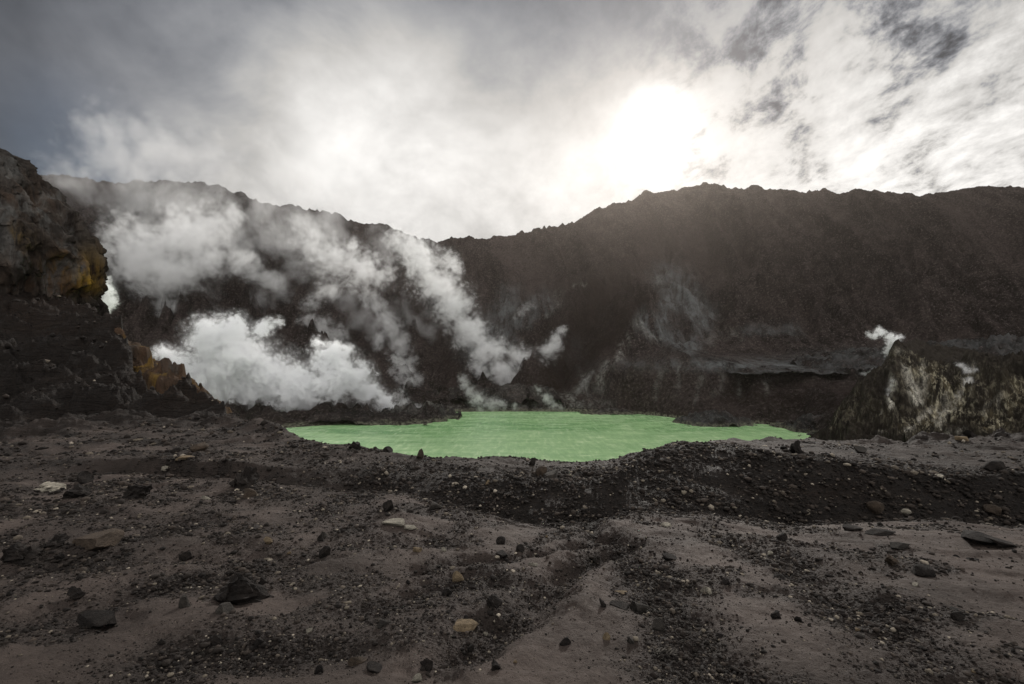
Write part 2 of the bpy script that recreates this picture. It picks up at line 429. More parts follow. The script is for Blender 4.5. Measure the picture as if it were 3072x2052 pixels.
bench_back = [(-400, 360, 380), (0, 375, 380), (230, 388, 370), (300, 388, 380), (425, 388, 400), (520, 380, 420), (560, 372, 440), (600, 362, 450), (645, 350, 455), (725, 353, 440), (820, 355, 425), (866, 355, 415), (1024, 352, 400), (1400, 350, 360)]
def between(A, B, t, zt, rows=None):
    A = np.array(A, float); B = np.array(B, float); out = []
    for px in XS + [325, 700, 840]:
        ya, yb = smooth_interp(px, A[:, 0], A[:, 2]), smooth_interp(px, B[:, 0], B[:, 2])
        za = zrow(0, smooth_interp(px, A[:, 0], A[:, 1]), ya); zb = zrow(0, smooth_interp(px, B[:, 0], B[:, 1]), yb)
        Y = ya + (yb - ya) * t; z = za + (zb - za) * zt
        out.append((px, row_of_z(z, Y), Y))
    out.sort(); return out
far_lines = [shore_line(0.90, -8), shore_line(1.0, 0), bench_top, bench_back,
             between(bench_back, CREST, 0.35, 0.22), between(bench_back, CREST, 0.70, 0.58), between(bench_back, CREST, 0.92, 0.90), CREST,
             [(px, row_of_z(zrow(0, r, Y) - 12, Y + 25), Y + 25) for px, r, Y in CREST],
             [(px, row_of_z(zrow(0, r, Y) - 150, Y + 260), Y + 260) for px, r, Y in CREST]]

def P(*pts): return [tuple(at(*q)) for q in pts]
SPURS = [  # (3D ridge line, side slope, roughness)
    (P((672, 255, 590), (664, 272, 545), (644, 295, 480), (628, 316, 425), (622, 336, 372), (608, 362, 345), (597, 396, 328), (590, 410, 322)), 1.0, 1.0),
    (P((610, 262, 590), (578, 294, 500), (558, 335, 420), (541, 363, 372), (525, 392, 345)), 0.95, 1.0),
    (P((560, 280, 590), (525, 330, 480), (498, 368, 400), (480, 392, 362)), 0.75, 1.0),
    (P((470, 262, 600), (462, 300, 520), (455, 335, 430), (450, 362, 392), (440, 392, 365)), 0.95, 1.0),
    (P((300, 262, 560), (298, 300, 470), (300, 322, 400), (345, 347, 380), (395, 372, 362), (425, 392, 350)), 0.9, 1.0),
    (P((400, 262, 590), (412, 310, 500), (420, 345, 430), (428, 372, 400)), 0.9, 1.0),
    (P((205, 240, 550), (190, 290, 450), (180, 335, 380), (170, 372, 340)), 0.8, 1.0),
    (P((120, 220, 550), (100, 280, 450), (70, 330, 380)), 0.8, 1.0),
    (P((800, 225, 640), (790, 290, 520), (795, 335, 450), (800, 350, 420)), 0.7, 1.0),
    (P((960, 225, 600), (930, 290, 500), (905, 335, 430)), 0.7, 1.0),
    (P((720, 225, 650), (722, 290, 540), (735, 340, 450)), 0.6, 1.0),
]
def build_far():
    na, nr = 1400, 560
    u = np.linspace(-1.6, 1.6, na)          # x / Y
    t = np.linspace(0, 1, nr)
    Yk = np.concatenate([np.linspace(185, 300, 90, endpoint=False), np.linspace(300, 690, 420, endpoint=False), np.linspace(690, 930, 50)])
    U, Yg = np.meshgrid(u, Yk)
    px = 512 + U * F
    X = U * Yg
    Z = loft(px, Yg, far_lines)
    # spurs
    wx = X + 14 * fbm(X / 60, Yg / 60, 4, 0.5, 21); wy = Yg + 14 * fbm(X / 60, Yg / 60, 4, 0.5, 22)
    for k, (pts, sl, rg) in enumerate(SPURS):
        dd, zb, s = polydist(wx, wy, pts)
        tent = zb - dd * sl
        kk = 3.0
        h = np.clip(0.5 + 0.5 * (tent - Z) / kk, 0, 1)
        Z = Z * (1 - h) + tent * h + kk * h * (1 - h) * 0.5
    crestY = smooth_interp(px, [c[0] for c in CREST], [c[2] for c in CREST])
    shY = smooth_interp(px, [c[0] for c in shore_line()], [c[2] for c in shore_line()])
    land = sstep(Yg, shY - 2, shY + 18)
    up = sstep(Z, -5, 60)
    # gullies running down the slope
    wrp = 18 * fbm(X / 90, Yg / 90, 4, 0.5, 3)
    s = X + 0.35 * (Yg - 500) + wrp
    big_g = ridged((s + wrp) / 150, Yg / 500, 3, 0.5, 7)
    gul = ridged(s / 46, Yg / 210, 5, 0.55, 5)
    gul2 = ridged((s + 0.5 * wrp) / 17, Yg / 70, 5, 0.6, 9)
    mask = 0.35 + 0.65 * up
    bench = sstep(px, 660, 720) * (1 - sstep(Z, 6, 26)) * sstep(Z, -9, -2)
    mask = mask * (1 - 0.9 * bench)
    near_crest = np.exp(-((Yg - crestY) / 26.0) ** 2)
    Z = Z + land * mask * ((big_g - 1.0) * 26.0 * (1 - 0.92 * near_crest) + (gul - 1.0) * 19.0 * (1 - 0.86 * near_crest) + (gul2 - 1.0) * 8.0 * (1 - 0.7 * near_crest))
    Z = Z + land * (0.25 + 0.75 * mask) * (fbm(X / 22, Yg / 22, 7, 0.58, 31) * 2.6 * (1 - 0.75 * near_crest))
    Z = Z + near_crest * (fbm(X / 55, Yg / 55, 6, 0.55, 41) * 5.0 + (ridged(X / 14, Yg / 20, 4, 0.6, 42) - 1.0) * 1.0 * sstep(fbm(X / 80, 0 * X, 2, .5, 43), -.3, .5))
    Z = Z + land * ridged(X / 5.0, Yg / 5.0, 3, 0.6, 44) * 0.7 * (0.3 + 0.7 * mask) * (1 - .6 * near_crest)
    v = np.stack([X, Yg, Z], -1).reshape(-1, 3)
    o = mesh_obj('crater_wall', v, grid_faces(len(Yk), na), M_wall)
    def blob(cx, cy, rx, ry, ang=0, pw=1.0):
        row = HZ - (Z - EYE) * F / Yg
        ca, sa = math.cos(ang), math.sin(ang)
        ddx, ddy = px - cx, row - cy
        a, b = (ddx * ca + ddy * sa) / rx, (-ddx * sa + ddy * ca) / ry
        return np.exp(-(a * a + b * b) ** pw)
    row_ = HZ - (Z - EYE) * F / Yg
    jx = 7 * fbm(X / 30, Z / 30, 5, .6, 47); jy = 7 * fbm(X / 30, Z / 30, 5, .6, 48)
    def stroke(pts, w0):
        dd, _, _ = polydist(px + jx, row_ + jy, [(a_, b_, 0) for a_, b_ in pts])
        return np.exp(-(dd / w0) ** 2)
    ash = 1.0 * stroke([(668, 276), (688, 298), (700, 320)], 13) + .9 * stroke([(640, 320), (664, 338), (690, 346)], 9) + .6 * stroke([(670, 300), (660, 330)], 10)
    ash = ash + 0.85 * blob(750, 365, 110, 6) * (Z > -6) + 0.6 * blob(870, 360, 60, 10) + 0.6 * stroke([(510, 300), (490, 335), (470, 350)], 12)
    ash = ash + 0.5 * stroke([(545, 300), (520, 322), (500, 345)], 9) + 0.4 * stroke([(750, 328), (800, 330)], 6) + .5 * stroke([(575, 345), (590, 385)], 10) * .6
    pale = 0.75 * stroke([(634, 324), (648, 336), (658, 344)], 3.4) + 0.85 * stroke([(625, 340), (613, 362), (600, 392)], 4.5) + 0.6 * stroke([(590, 375), (584, 395), (560, 404)], 7)
    pale = pale + 0.7 * stroke([(572, 284), (585, 286)], 2.6) + 0.4 * stroke([(562, 295), (545, 312)], 3) + 0.5 * stroke([(520, 405), (560, 406)], 3)
    for q_ in ((680, 372, 676, 392), (700, 378, 698, 398), (722, 374, 714, 396), (742, 380, 738, 396), (660, 372, 652, 395), (771, 378, 770, 392)):
        pale = pale + .5 * stroke([(q_[0], q_[1]), (q_[2], q_[3])], 3.4)
    pale = pale + .6 * stroke([(445, 404), (500, 407), (560, 405), (610, 406)], 4) + .5 * stroke([(500, 392), (540, 398)], 5)
    pale = pale + 0.5 * stroke([(666, 268), (660, 280)], 4) + .3 * stroke([(705, 338), (740, 335)], 4) + .25 * blob(412, 410, 16, 4)
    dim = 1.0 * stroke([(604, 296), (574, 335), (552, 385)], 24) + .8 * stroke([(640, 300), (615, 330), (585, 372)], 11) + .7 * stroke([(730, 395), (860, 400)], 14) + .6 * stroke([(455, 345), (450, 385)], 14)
    scree = np.clip(1.25 - gul, 0, 1) * .8 + np.clip(1.1 - big_g, 0, 1) * .6 + .35 * sstep(fbm(X / 70, Z / 60, 4, .55, 49), 0, .6)
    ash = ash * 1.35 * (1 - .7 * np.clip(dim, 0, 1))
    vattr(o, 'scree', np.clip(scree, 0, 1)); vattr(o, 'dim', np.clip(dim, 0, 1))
    vattr(o, 'ash', np.clip(ash, 0, 1)); vattr(o, 'pale', np.clip(pale, 0, 1))
    return tag(o, 'dark brown gullied crater wall rising behind the green lake', kind='structure')
build_far()

# low mounds on the bench and at the shore
def hump(name, px, row, Y, w_, d_, h_, mat, label, seed, pale=0.0, ash=0.6, nn=90):
    a = np.linspace(-1, 1, nn)
    A, B = np.meshgrid(a, a)
    c = at(px, row, Y)
    r = np.hypot(A, B); r = r + 0.15 * fbm(A * 1.5, B * 1.5, 3, 0.5, seed)
    prof = np.clip(1 - r ** 1.7, -0.25, 1)
    X, Yg = c.x + A * w_, c.y + B * d_
    Z = c.z + h_ * prof + (ridged((X + Yg * .3) / (w_ * .35), Yg / (w_ * .8), 4, .5, seed) - 1) * h_ * .34 + fbm(X / 6, Yg / 6, 6, .62, seed) * h_ * .2
    o = mesh_obj(name, np.stack([X, Yg, Z], -1).reshape(-1, 3), grid_faces(nn, nn), mat)
    vattr(o, 'ash', np.full(nn * nn, ash)); vattr(o, 'pale', np.clip(pale * prof, 0, 1).ravel())
    return tag(o, label, kind='structure')
hump('ash_mound', 868, 366, 330, 46, 60, 11, M_wall, 'rounded grey ash mound on the bench under the crater wall', 3)
hump('ash_mound', 985, 366, 300, 60, 50, 15, M_wall, 'gullied grey ash mound behind the steaming hill', 4, nn=110)
hump('ash_mound', 766, 371, 320, 36, 40, 3, M_wall, 'low grey ash swell on the edge of the bench', 8)
hump('shore_mound', 712, 423, 268, 22, 18, 6, M_wall, 'grey mud mound at the lake edge below the dark bank', 5, ash=.5)
hump('shore_mound', 832, 431, 238, 22, 26, 8, M_wall, 'grey mud slope at the lake end below the steaming hill', 6, ash=.45)
hump('shore_mound', 418, 416, 292, 26, 14, 8, M_wall, 'dark rocky spit with a steaming vent at the lake edge', 7, ash=.2, pale=.5)
hump('shore_mound', 340, 421, 272, 60, 16, 6, M_wall, 'dark shoreline ledge under the billowing steam', 9, ash=.1)
hump('shore_mound', 610, 413, 318, 20, 10, 3, M_wall, 'small black shoal at the far lake shore', 11, ash=.1, pale=.5)
hump('shore_mound', 500, 400, 346, 70, 14, 11, M_wall, 'dark rock ledge over the far lake shore', 12, ash=.1, pale=.2)

# the lake
nx = 60
lx = np.linspace(-330, 330, nx); ly = np.linspace(40, 420, nx)
LX, LY = np.meshgrid(lx, ly)
lake = mesh_obj('water', np.stack([LX, LY, np.full_like(LX, LAKE_Z)], -1).reshape(-1, 3), grid_faces(nx, nx), M_water)
tag(lake, 'milky green crater lake', kind='structure')

# ------------------------------------------------------------------ the steaming hill on the right
def build_hill():
    base0 = [(700, 560, 120), (780, 545, 121), (806, 520, 122), (829, 485, 125), (850, 462, 125), (900, 458, 122), (1024, 455, 118), (1500, 455, 110)]
    base = [(700, 540, 128), (780, 520, 132), (806, 490, 135), (829, 462, 138), (850, 449, 138), (880, 449, 136), (960, 446, 132), (1024, 444, 128), (1500, 440, 120)]
    brow = [(700, 500, 170), (780, 466, 168), (792, 450, 168), (802, 442.5, 168), (815, 436, 167), (828, 429.5, 166), (834, 419, 166), (841, 407, 166), (858, 386, 166), (868, 378, 166), (878, 371, 166), (886, 357, 166), (896, 344, 166), (903, 349, 165), (911, 360, 161), (922, 370, 158), (940, 376, 155), (962, 375, 152), (980, 368, 150), (990, 370, 150), (1024, 371, 150), (1150, 374, 148), (1500, 376, 140)]
    back = [(700, 490, 200), (780, 466, 196), (802, 447, 194), (828, 433, 190), (838, 420, 188), (855, 396, 185), (873, 380, 184), (890, 360, 182), (898, 341, 176), (901, 338.5, 176), (907, 341, 184), (951, 348, 205), (1024, 363, 215), (1150, 372, 220), (1500, 376, 220)]
    tail = [(px, row_of_z(-34, Y + 45), Y + 45) for px, r, Y in back]
    na, nr = 700, 420
    u = (np.linspace(770, 1420, na) - 512) / F
    Yk = np.concatenate([np.linspace(116, 172, 260, endpoint=False), np.linspace(172, 262, 160)])
    U, Yg = np.meshgrid(u, Yk); px = 512 + U * F; X = U * Yg
    Z = loft(px, Yg, [base0, base, brow, back, tail])
    face = 1 - sstep(Yg, 146, 172)
    wrp = 3.0 * fbm(X / 14, Yg / 14, 4, .55, 61)
    s = X + wrp + 0.55 * (Z + 20)
    Z = Z + (0.25 + 0.75 * face) * ((ridged(s / 9.5, Yg / 30, 5, .6, 62) - 1) * 6.0 + (ridged((s + wrp) / 3.3, Yg / 10, 5, .6, 63) - 1) * 1.7)
    Z = Z + fbm(X / 5, Yg / 5, 6, .58, 64) * 0.7
    o = mesh_obj('hill', np.stack([X, Yg, Z], -1).reshape(-1, 3), grid_faces(len(Yk), na), M_mound)
    row = HZ - (Z - EYE) * F / Yg
    brk = sstep(fbm(s / 5, Yg / 9, 5, .6, 66), -.5, .1)
    jx = 9 * fbm(X / 11, Z / 11, 4, .55, 67); jy = 9 * fbm(X / 11, Z / 11, 4, .55, 68)
    def blob(cx, cy, rx, ry, ang=0):
        ca, sa = math.cos(ang), math.sin(ang); a_, b_ = px - cx + jx, row - cy + jy
        return np.exp(-((a_ * ca + b_ * sa) / rx) ** 2 - ((-a_ * sa + b_ * ca) / ry) ** 2)
    fm = face * sstep(row, 345, 352)
    def stroke(pts, w0, jk=.45):
        dd, _, _ = polydist(px + jx * jk, row + jy * jk, [(a_, b_, w0) if len(q) < 3 else (a_, b_, q[2]) for q in pts for a_, b_ in [q[:2]]])
        return np.exp(-(dd / w0) ** 2)
    crust = fm * (stroke([(900, 350), (912, 366), (928, 384), (936, 402)], 15, 1) + .8 * stroke([(972, 378), (952, 400), (932, 422)], 9, 1) + .7 * stroke([(940, 372), (950, 395)], 9, 1) + .6 * stroke([(905, 428), (930, 415), (960, 410), (1000, 425)], 9, 1)
                  + .5 * stroke([(1024, 392), (985, 425)], 9, 1) + .45 * stroke([(856, 386), (838, 410), (832, 428)], 4, .7) + .5 * stroke([(897, 347), (885, 362), (878, 372)], 5, .5) + .3 * blob(870, 405, 30, 22) + .3 * blob(1010, 400, 50, 26))
    pale = fm * (1.0 * stroke([(898, 347), (906, 353), (906, 367), (910, 383), (916, 400)], 3.6) + 1.0 * stroke([(894, 380), (889, 395), (887, 407), (880, 426)], 3.4) + 1.0 * stroke([(974, 371), (968, 382), (952, 403), (938, 421)], 4.6)
                  + .8 * stroke([(929, 408), (918, 420), (906, 432)], 3) + .7 * stroke([(945, 395), (934, 410), (937, 421)], 3) + .6 * stroke([(962, 428), (948, 436)], 3) + .6 * stroke([(922, 366), (926, 376), (921, 392)], 4) + .5 * stroke([(1000, 398), (985, 412)], 3))
    conc = stroke([(897, 364), (886, 380), (872, 405)], 8)
    crust = crust * (1 - .8 * conc)
    vattr(o, 'crust', np.clip(crust, 0, 1)); vattr(o, 'pale', np.clip(pale * brk, 0, 1))
    tag(o, 'steep fluted hill streaked with pale sulphur crust and steam', kind='structure')
build_hill()

# ------------------------------------------------------------------ near ground
plane_row = lambda Y, s=0.123: HZ + F * (EYE / Y + s)
PXS = [-2000, -300, 0, 150, 235, 300, 399, 449, 496, 547, 587, 614, 660, 720, 793, 847, 938, 1024, 1350, 3000]
G0 = [(p_, plane_row(0.6), 0.6) for p_ in PXS]
G1 = [(p_, plane_row(4.0), 4.0) for p_ in PXS]
G2 = [(p_, plane_row(7.0) - 1, 7.0) for p_ in PXS]
Lgul = [(-2000, 500, 10), (-300, 495, 10), (0, 482, 11), (150, 474, 12), (235, 480, 11), (300, 484, 10.5), (399, 493, 9.8), (449, 508, 9), (496, 519, 8.6), (547, 527, 8.3), (587, 528, 8.3), (614, 519, 8.6), (660, 515, 8.9), (720, 519, 9.1), (793, 524, 9.2), (847, 522, 9.4), (938, 521, 9.4), (1024, 527, 9.2), (1350, 540, 9), (3000, 540, 9)]
TROUGH = [(-2000, .15), (-300, .15), (0, .12), (150, .16), (235, .22), (300, .14), (399, .12), (449, .16), (496, .2), (547, .22), (587, .22), (614, .2), (660, .14), (720, .12), (793, .16), (938, .2), (1024, .2), (3000, .2)]
Ltr = []
for _p, _r, _y in Lgul:
    _d = float(np.interp(_p, [q[0] for q in TROUGH], [q[1] for q in TROUGH])); _z = EYE + (HZ - _r) / F * _y - _d; _yy = _y + .25 + _d * .9
    Ltr.append((_p, HZ - (_z - EYE) * F / _yy, _yy))
Lbank = [(-2000, 480, 11.5), (-300, 478, 11.5), (0, 466, 12.6), (150, 459, 12.7), (235, 461, 11.8), (300, 468, 11.6), (399, 476, 10.9), (449, 480, 10.5), (496, 482, 10.2), (547, 481, 10.1), (587, 480, 10.1), (614, 474, 10.2), (645, 455, 11.6), (690, 446, 12.2), (740, 449, 12.0), (793, 456, 11.5), (848, 465, 11.1), (938, 474, 10.9), (1024, 472, 10.9), (1350, 468, 11), (3000, 468, 11)]
Llip = [(-2000, 430, 22), (-300, 424, 22), (0, 421, 22), (100, 424, 21.5), (150, 427, 21), (205, 430, 19.5), (285, 441, 15), (350, 453, 12.9), (440, 464, 11.9), (520, 467, 11.7), (605, 466, 11.3), (640, 453, 12.4), (690, 443.5, 14), (793, 449, 15), (880, 452, 15), (960, 453, 15), (1024, 450, 16), (1350, 445, 18), (3000, 445, 18)]
Lhol = [(-2000, 428, 24.5), (-300, 425, 24.5), (0, 423, 24.5), (100, 425, 24), (150, 427, 22.6), (205, 426, 21), (285, 436, 15.8), (350, 450, 13.5), (440, 461, 12.3), (520, 463, 12.1), (605, 463.5, 11.6), (640, 452, 12.7), (690, 443, 14.6), (793, 446, 16.3), (880, 447, 16.5), (960, 446, 17), (1024, 443, 18.5), (1350, 435, 21), (3000, 435, 21)]
Lup = [(-2000, 400, 26), (-300, 400, 26), (0, 408, 25.7), (100, 410, 25.2), (150, 414, 24.5), (205, 416, 22.5), (285, 433, 16.3), (350, 449, 13.9), (440, 459, 12.6), (520, 460, 12.4), (605, 461.5, 11.9), (640, 451, 12.9), (690, 442.5, 15.3), (793, 443.5, 17.6), (880, 443.5, 18.2), (960, 441, 19.2), (1024, 438, 21), (1350, 428, 25), (3000, 428, 25)]
Lmid = [(-2000, 330, 38), (-300, 335, 38), (0, 350, 36), (60, 358, 35), (94, 366, 34), (125, 385, 31.5), (144, 398, 29.5), (174, 400, 28.5), (205, 408, 25), (285, 431, 16.7), (350, 448, 14.2), (440, 458, 12.8), (520, 459, 12.7), (605, 460.5, 12.1), (640, 450.5, 12.95), (690, 441.8, 15.7), (793, 442, 18.4), (880, 441.5, 19.1), (960, 438, 20.7), (1024, 434.5, 22.7), (1350, 423, 28), (3000, 423, 28)]
EDGE = [(-2000, 240, 50), (-300, 250, 50), (0, 292, 47), (60, 300, 46), (94, 311, 44), (109, 316, 42), (120, 326, 40), (130, 347, 37), (137, 372, 34), (150, 392, 31), (174, 398, 29.5), (205, 405, 26), (240, 416, 21), (285, 430, 17.2), (350, 447, 14.5), (440, 457.5, 13), (520, 458.5, 12.9), (605, 460, 12.3), (640, 450, 13.1), (690, 441, 16), (793, 441, 19), (880, 440, 20), (960, 436, 22), (1024, 432, 24), (1350, 420, 30), (3000, 420, 30)]
E2 = [(p_, row_of_z(zrow(0, r, Y) - 3.0, Y + 2.6), Y + 2.6) for p_, r, Y in EDGE]
E3 = [(p_, row_of_z(-40, Y + 42), Y + 42) for p_, r, Y in EDGE]
GL = [G0, G1, G2, Lgul, Ltr, Lbank, Llip, Lhol, Lup, Lmid, EDGE, E2, E3]

# rills cut in the near slope: (plan polyline from picture stations, depth, width)
def gp(px, row):            # plan point on the near slope seen at this column and row
    Y = EYE * F / max(row - HZ - 0.123 * F, 8.0)
    return ((px - 512) / F * Y, Y, 0.0)
RILLS = [
    ([gp(590, 523), gp(600, 532), gp(592, 545), gp(560, 552), gp(520, 556), gp(470, 562), (gp(430, 572))], 0.10, 0.16),
    ([gp(602, 534), gp(625, 548), gp(600, 562), gp(560, 574), gp(545, 590), gp(530, 604), gp(505, 622), gp(470, 650)], 0.13, 0.18),
    ([gp(535, 588), gp(510, 582), gp(480, 584), gp(430, 592), gp(370, 610)], 0.08, 0.25),
    ([gp(640, 560), gp(665, 600), gp(690, 640), gp(700, 680)], 0.05, 0.30),
    ([gp(790, 560), gp(850, 610), gp(900, 660), gp(940, 700)], 0.06, 0.30),
    ([gp(700, 530), gp(760, 560), gp(830, 590), gp(900, 615)], 0.05, 0.25),
    ([gp(300, 560), gp(230, 575), gp(150, 592), gp(60, 612), gp(-40, 640)], 0.11, 0.30),
    ([gp(430, 540), gp(340, 548), gp(250, 556), gp(140, 560), gp(40, 566), gp(-60, 575)], 0.10, 0.40),
    ([gp(330, 640), gp(250, 655), gp(150, 665)], 0.06, 0.3),
]
def ground_z(X, Yg, detail=True):
    Yc = np.maximum(Yg, 0.3)
    px = np.clip(512 + X / Yc * F, -1900, 2900)
    Z = loft(px, Yc, GL)
    flat = -0.123 * Yg
    side = sstep(np.abs(X) / np.maximum(Yg, 0.05), 2.2, 3.6) * (Yg < 60)
    side = np.where(Yg < 0.6, 1.0, side)
    Z = np.where(side > 0, Z * (1 - side) + flat * side, Z)
    far = sstep(Yg, 10, 30)
    wx = X + 0.11 * fbm(X / 1.3, Yg / 1.3, 4, .5, 71); wy = Yg + 0.11 * fbm(X / 1.3, Yg / 1.3, 4, .5, 72)
    rub = np.zeros_like(Z)
    wx = wx + .045 * fbm(X / .25, Yg / .25, 4, .55, 76); wy = wy + .045 * fbm(X / .25, Yg / .25, 4, .55, 77)
    for pts, dp, wd in RILLS:
        dp = dp * 1.15
        dd, _, s = polydist(wx, wy, pts)
        t = dd / wd
        Z = Z - dp * np.exp(-t ** 2 * 1.1) + dp * 0.25 * np.exp(-((t - 1.9) / .7) ** 2)
        rub = np.maximum(rub, np.exp(-(t / 1.6) ** 2))
    Z = Z + fbm(X / 3.5, Yg / 3.5, 4, .5, 73) * (0.07 + 0.5 * far)
    return Z, rub
def ground_masks(X, Yg, Z, rub):
    px = 512 + X / np.maximum(Yg, .3) * F
    row = HZ - (Z - EYE) * F / np.maximum(Yg, .3)
    gy = smooth_interp(px, [q[0] for q in Lgul], [q[2] for q in Lgul])
    by = smooth_interp(px, [q[0] for q in Lbank], [q[2] for q in Lbank])
    bank = sstep(Yg, gy - 0.5, gy + 0.1) * (1 - sstep(Yg, by + 0.3, by + 2.6))
    r = np.maximum(rub, bank * (0.55 + .45 * sstep(px, 330, 420)))
    nz = fbm(X / 1.1, Yg / 1.1, 5, .55, 75)
    patch = sstep(nz, -0.05, 0.35)
    r = np.maximum(r * (0.75 + .5 * nz), patch * 0.55)
    leftside = 1 - sstep(px, 330, 470)
    r = np.maximum(r, leftside * sstep(Yg, 5.2, 7.0) * (0.45 + 0.6 * nz))
    r = np.maximum(r, sstep(Yg, 22, 27) * 0.9 * (px < 300))
    return np.clip(r, 0, 1), px, row
def build_ground():
    dense = np.radians(np.linspace(-60, 60, 1480))
    az = np.concatenate([np.radians(np.linspace(-180, -62, 84)), dense, np.radians(np.linspace(62, 178, 84))])
    r = np.concatenate([np.geomspace(0.25, 2.4, 24, endpoint=False), np.geomspace(2.4, 16, 640, endpoint=False), np.geomspace(16, 84, 400, endpoint=False), np.geomspace(84, 160, 20)])
    A, R = np.meshgrid(az, r)
    X = R * np.sin(A); Yg = R * np.cos(A)
    Z, rub = ground_z(X, Yg)
    rr, px, row = ground_masks(X, Yg, Z, rub)
    amp = 0.25 + 0.75 * rr
    near = 1 - sstep(R, 18, 30)
    cl = ridged(X / 0.30, Yg / 0.30, 4, .6, 81) - 0.9
    Z = Z + amp * cl * 0.012 * near * (0.4 + rr) + fbm(X / 0.5, Yg / 0.5, 6, .6, 82) * 0.020 * (0.4 + 1.2 * rr)
    lump = np.maximum(pn(X / 0.16, Yg / 0.16, 83), 0) ** 1.5 * 0.028 + np.maximum(pn(X / 0.06, Yg / 0.06, 84), 0) ** 1.5 * 0.026 + np.maximum(pn(X / 0.03, Yg / 0.03, 85), 0) * 0.012
    Z = Z + lump * 1.5 * (rr ** 1.3) * near
    # long low steps worn by water
    st = pn((X * .25 + Yg * 1.0) / 0.55 + 0.8 * fbm(X / 2, Yg / 2, 3, .5, 88), (X - Yg * .25) / 3.0, 87)
    Z = Z + 0.030 * np.tanh(st * 4) * (1 - .6 * rr) * near + (ridged(X / 1.6 + Yg / 5, Yg / 2.4, 5, .55, 89) - 1) * .035 * near
    farm = sstep(R, 20, 32) * (1 - sstep(R, 84, 100))
    lay = fbm(X / 9 + Z / 3, Z / 0.9 + X / 14, 5, .55, 91)
    Z = Z + farm * (lay * 0.6 + (ridged(X / 7 + Yg / 9, Yg / 5 - X / 12, 6, .6, 92) - 1) * 0.95 * (1 - .5 * sstep(row, 395, 430)) + fbm(X / 1.2, Yg / 1.2, 5, .65, 94) * .16)
    rust = np.exp(-((px - 172) / 34) ** 2 - ((row - 380) / 26) ** 2) + .6 * np.exp(-((px - 800) / 90) ** 2 - ((row - 492) / 9) ** 2) + .75 * np.exp(-((px - 60) / 90) ** 2 - ((row - 312) / 20) ** 2) + .35 * sstep(fbm(X / 3, Z / 1.2, 4, .6, 96), 0, .5) * (Yg > 24) * (px < 220)
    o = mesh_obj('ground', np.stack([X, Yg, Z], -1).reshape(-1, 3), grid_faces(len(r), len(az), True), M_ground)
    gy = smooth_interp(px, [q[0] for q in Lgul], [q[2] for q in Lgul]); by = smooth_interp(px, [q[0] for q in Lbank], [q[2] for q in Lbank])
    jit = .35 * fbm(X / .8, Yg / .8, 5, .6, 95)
    bank_shade = sstep(Yg + jit, gy - .3, gy + .35) * (1 - .35 * sstep(Yg + jit, by, by + 1.2)) * (.35 + .65 * sstep(px, 300, 430))  # bank face: shade painted over dark rubble; terrace behind is darker soil
    vattr(o, 'rocky', np.clip(np.maximum(sstep(Yg, 17, 23) * (1 - sstep(px, 250, 330)), bank_shade), 0, 1))  # dark rock on the left slope, plus painted shade of the bank
    vattr(o, 'rubble', rr); vattr(o, 'rust', np.clip(rust, 0, 1))
    tag(o, 'grey volcanic ash slope strewn with stones', kind='structure')
    return px, row, X, Yg, Z, rr, az, r
GR = build_ground()

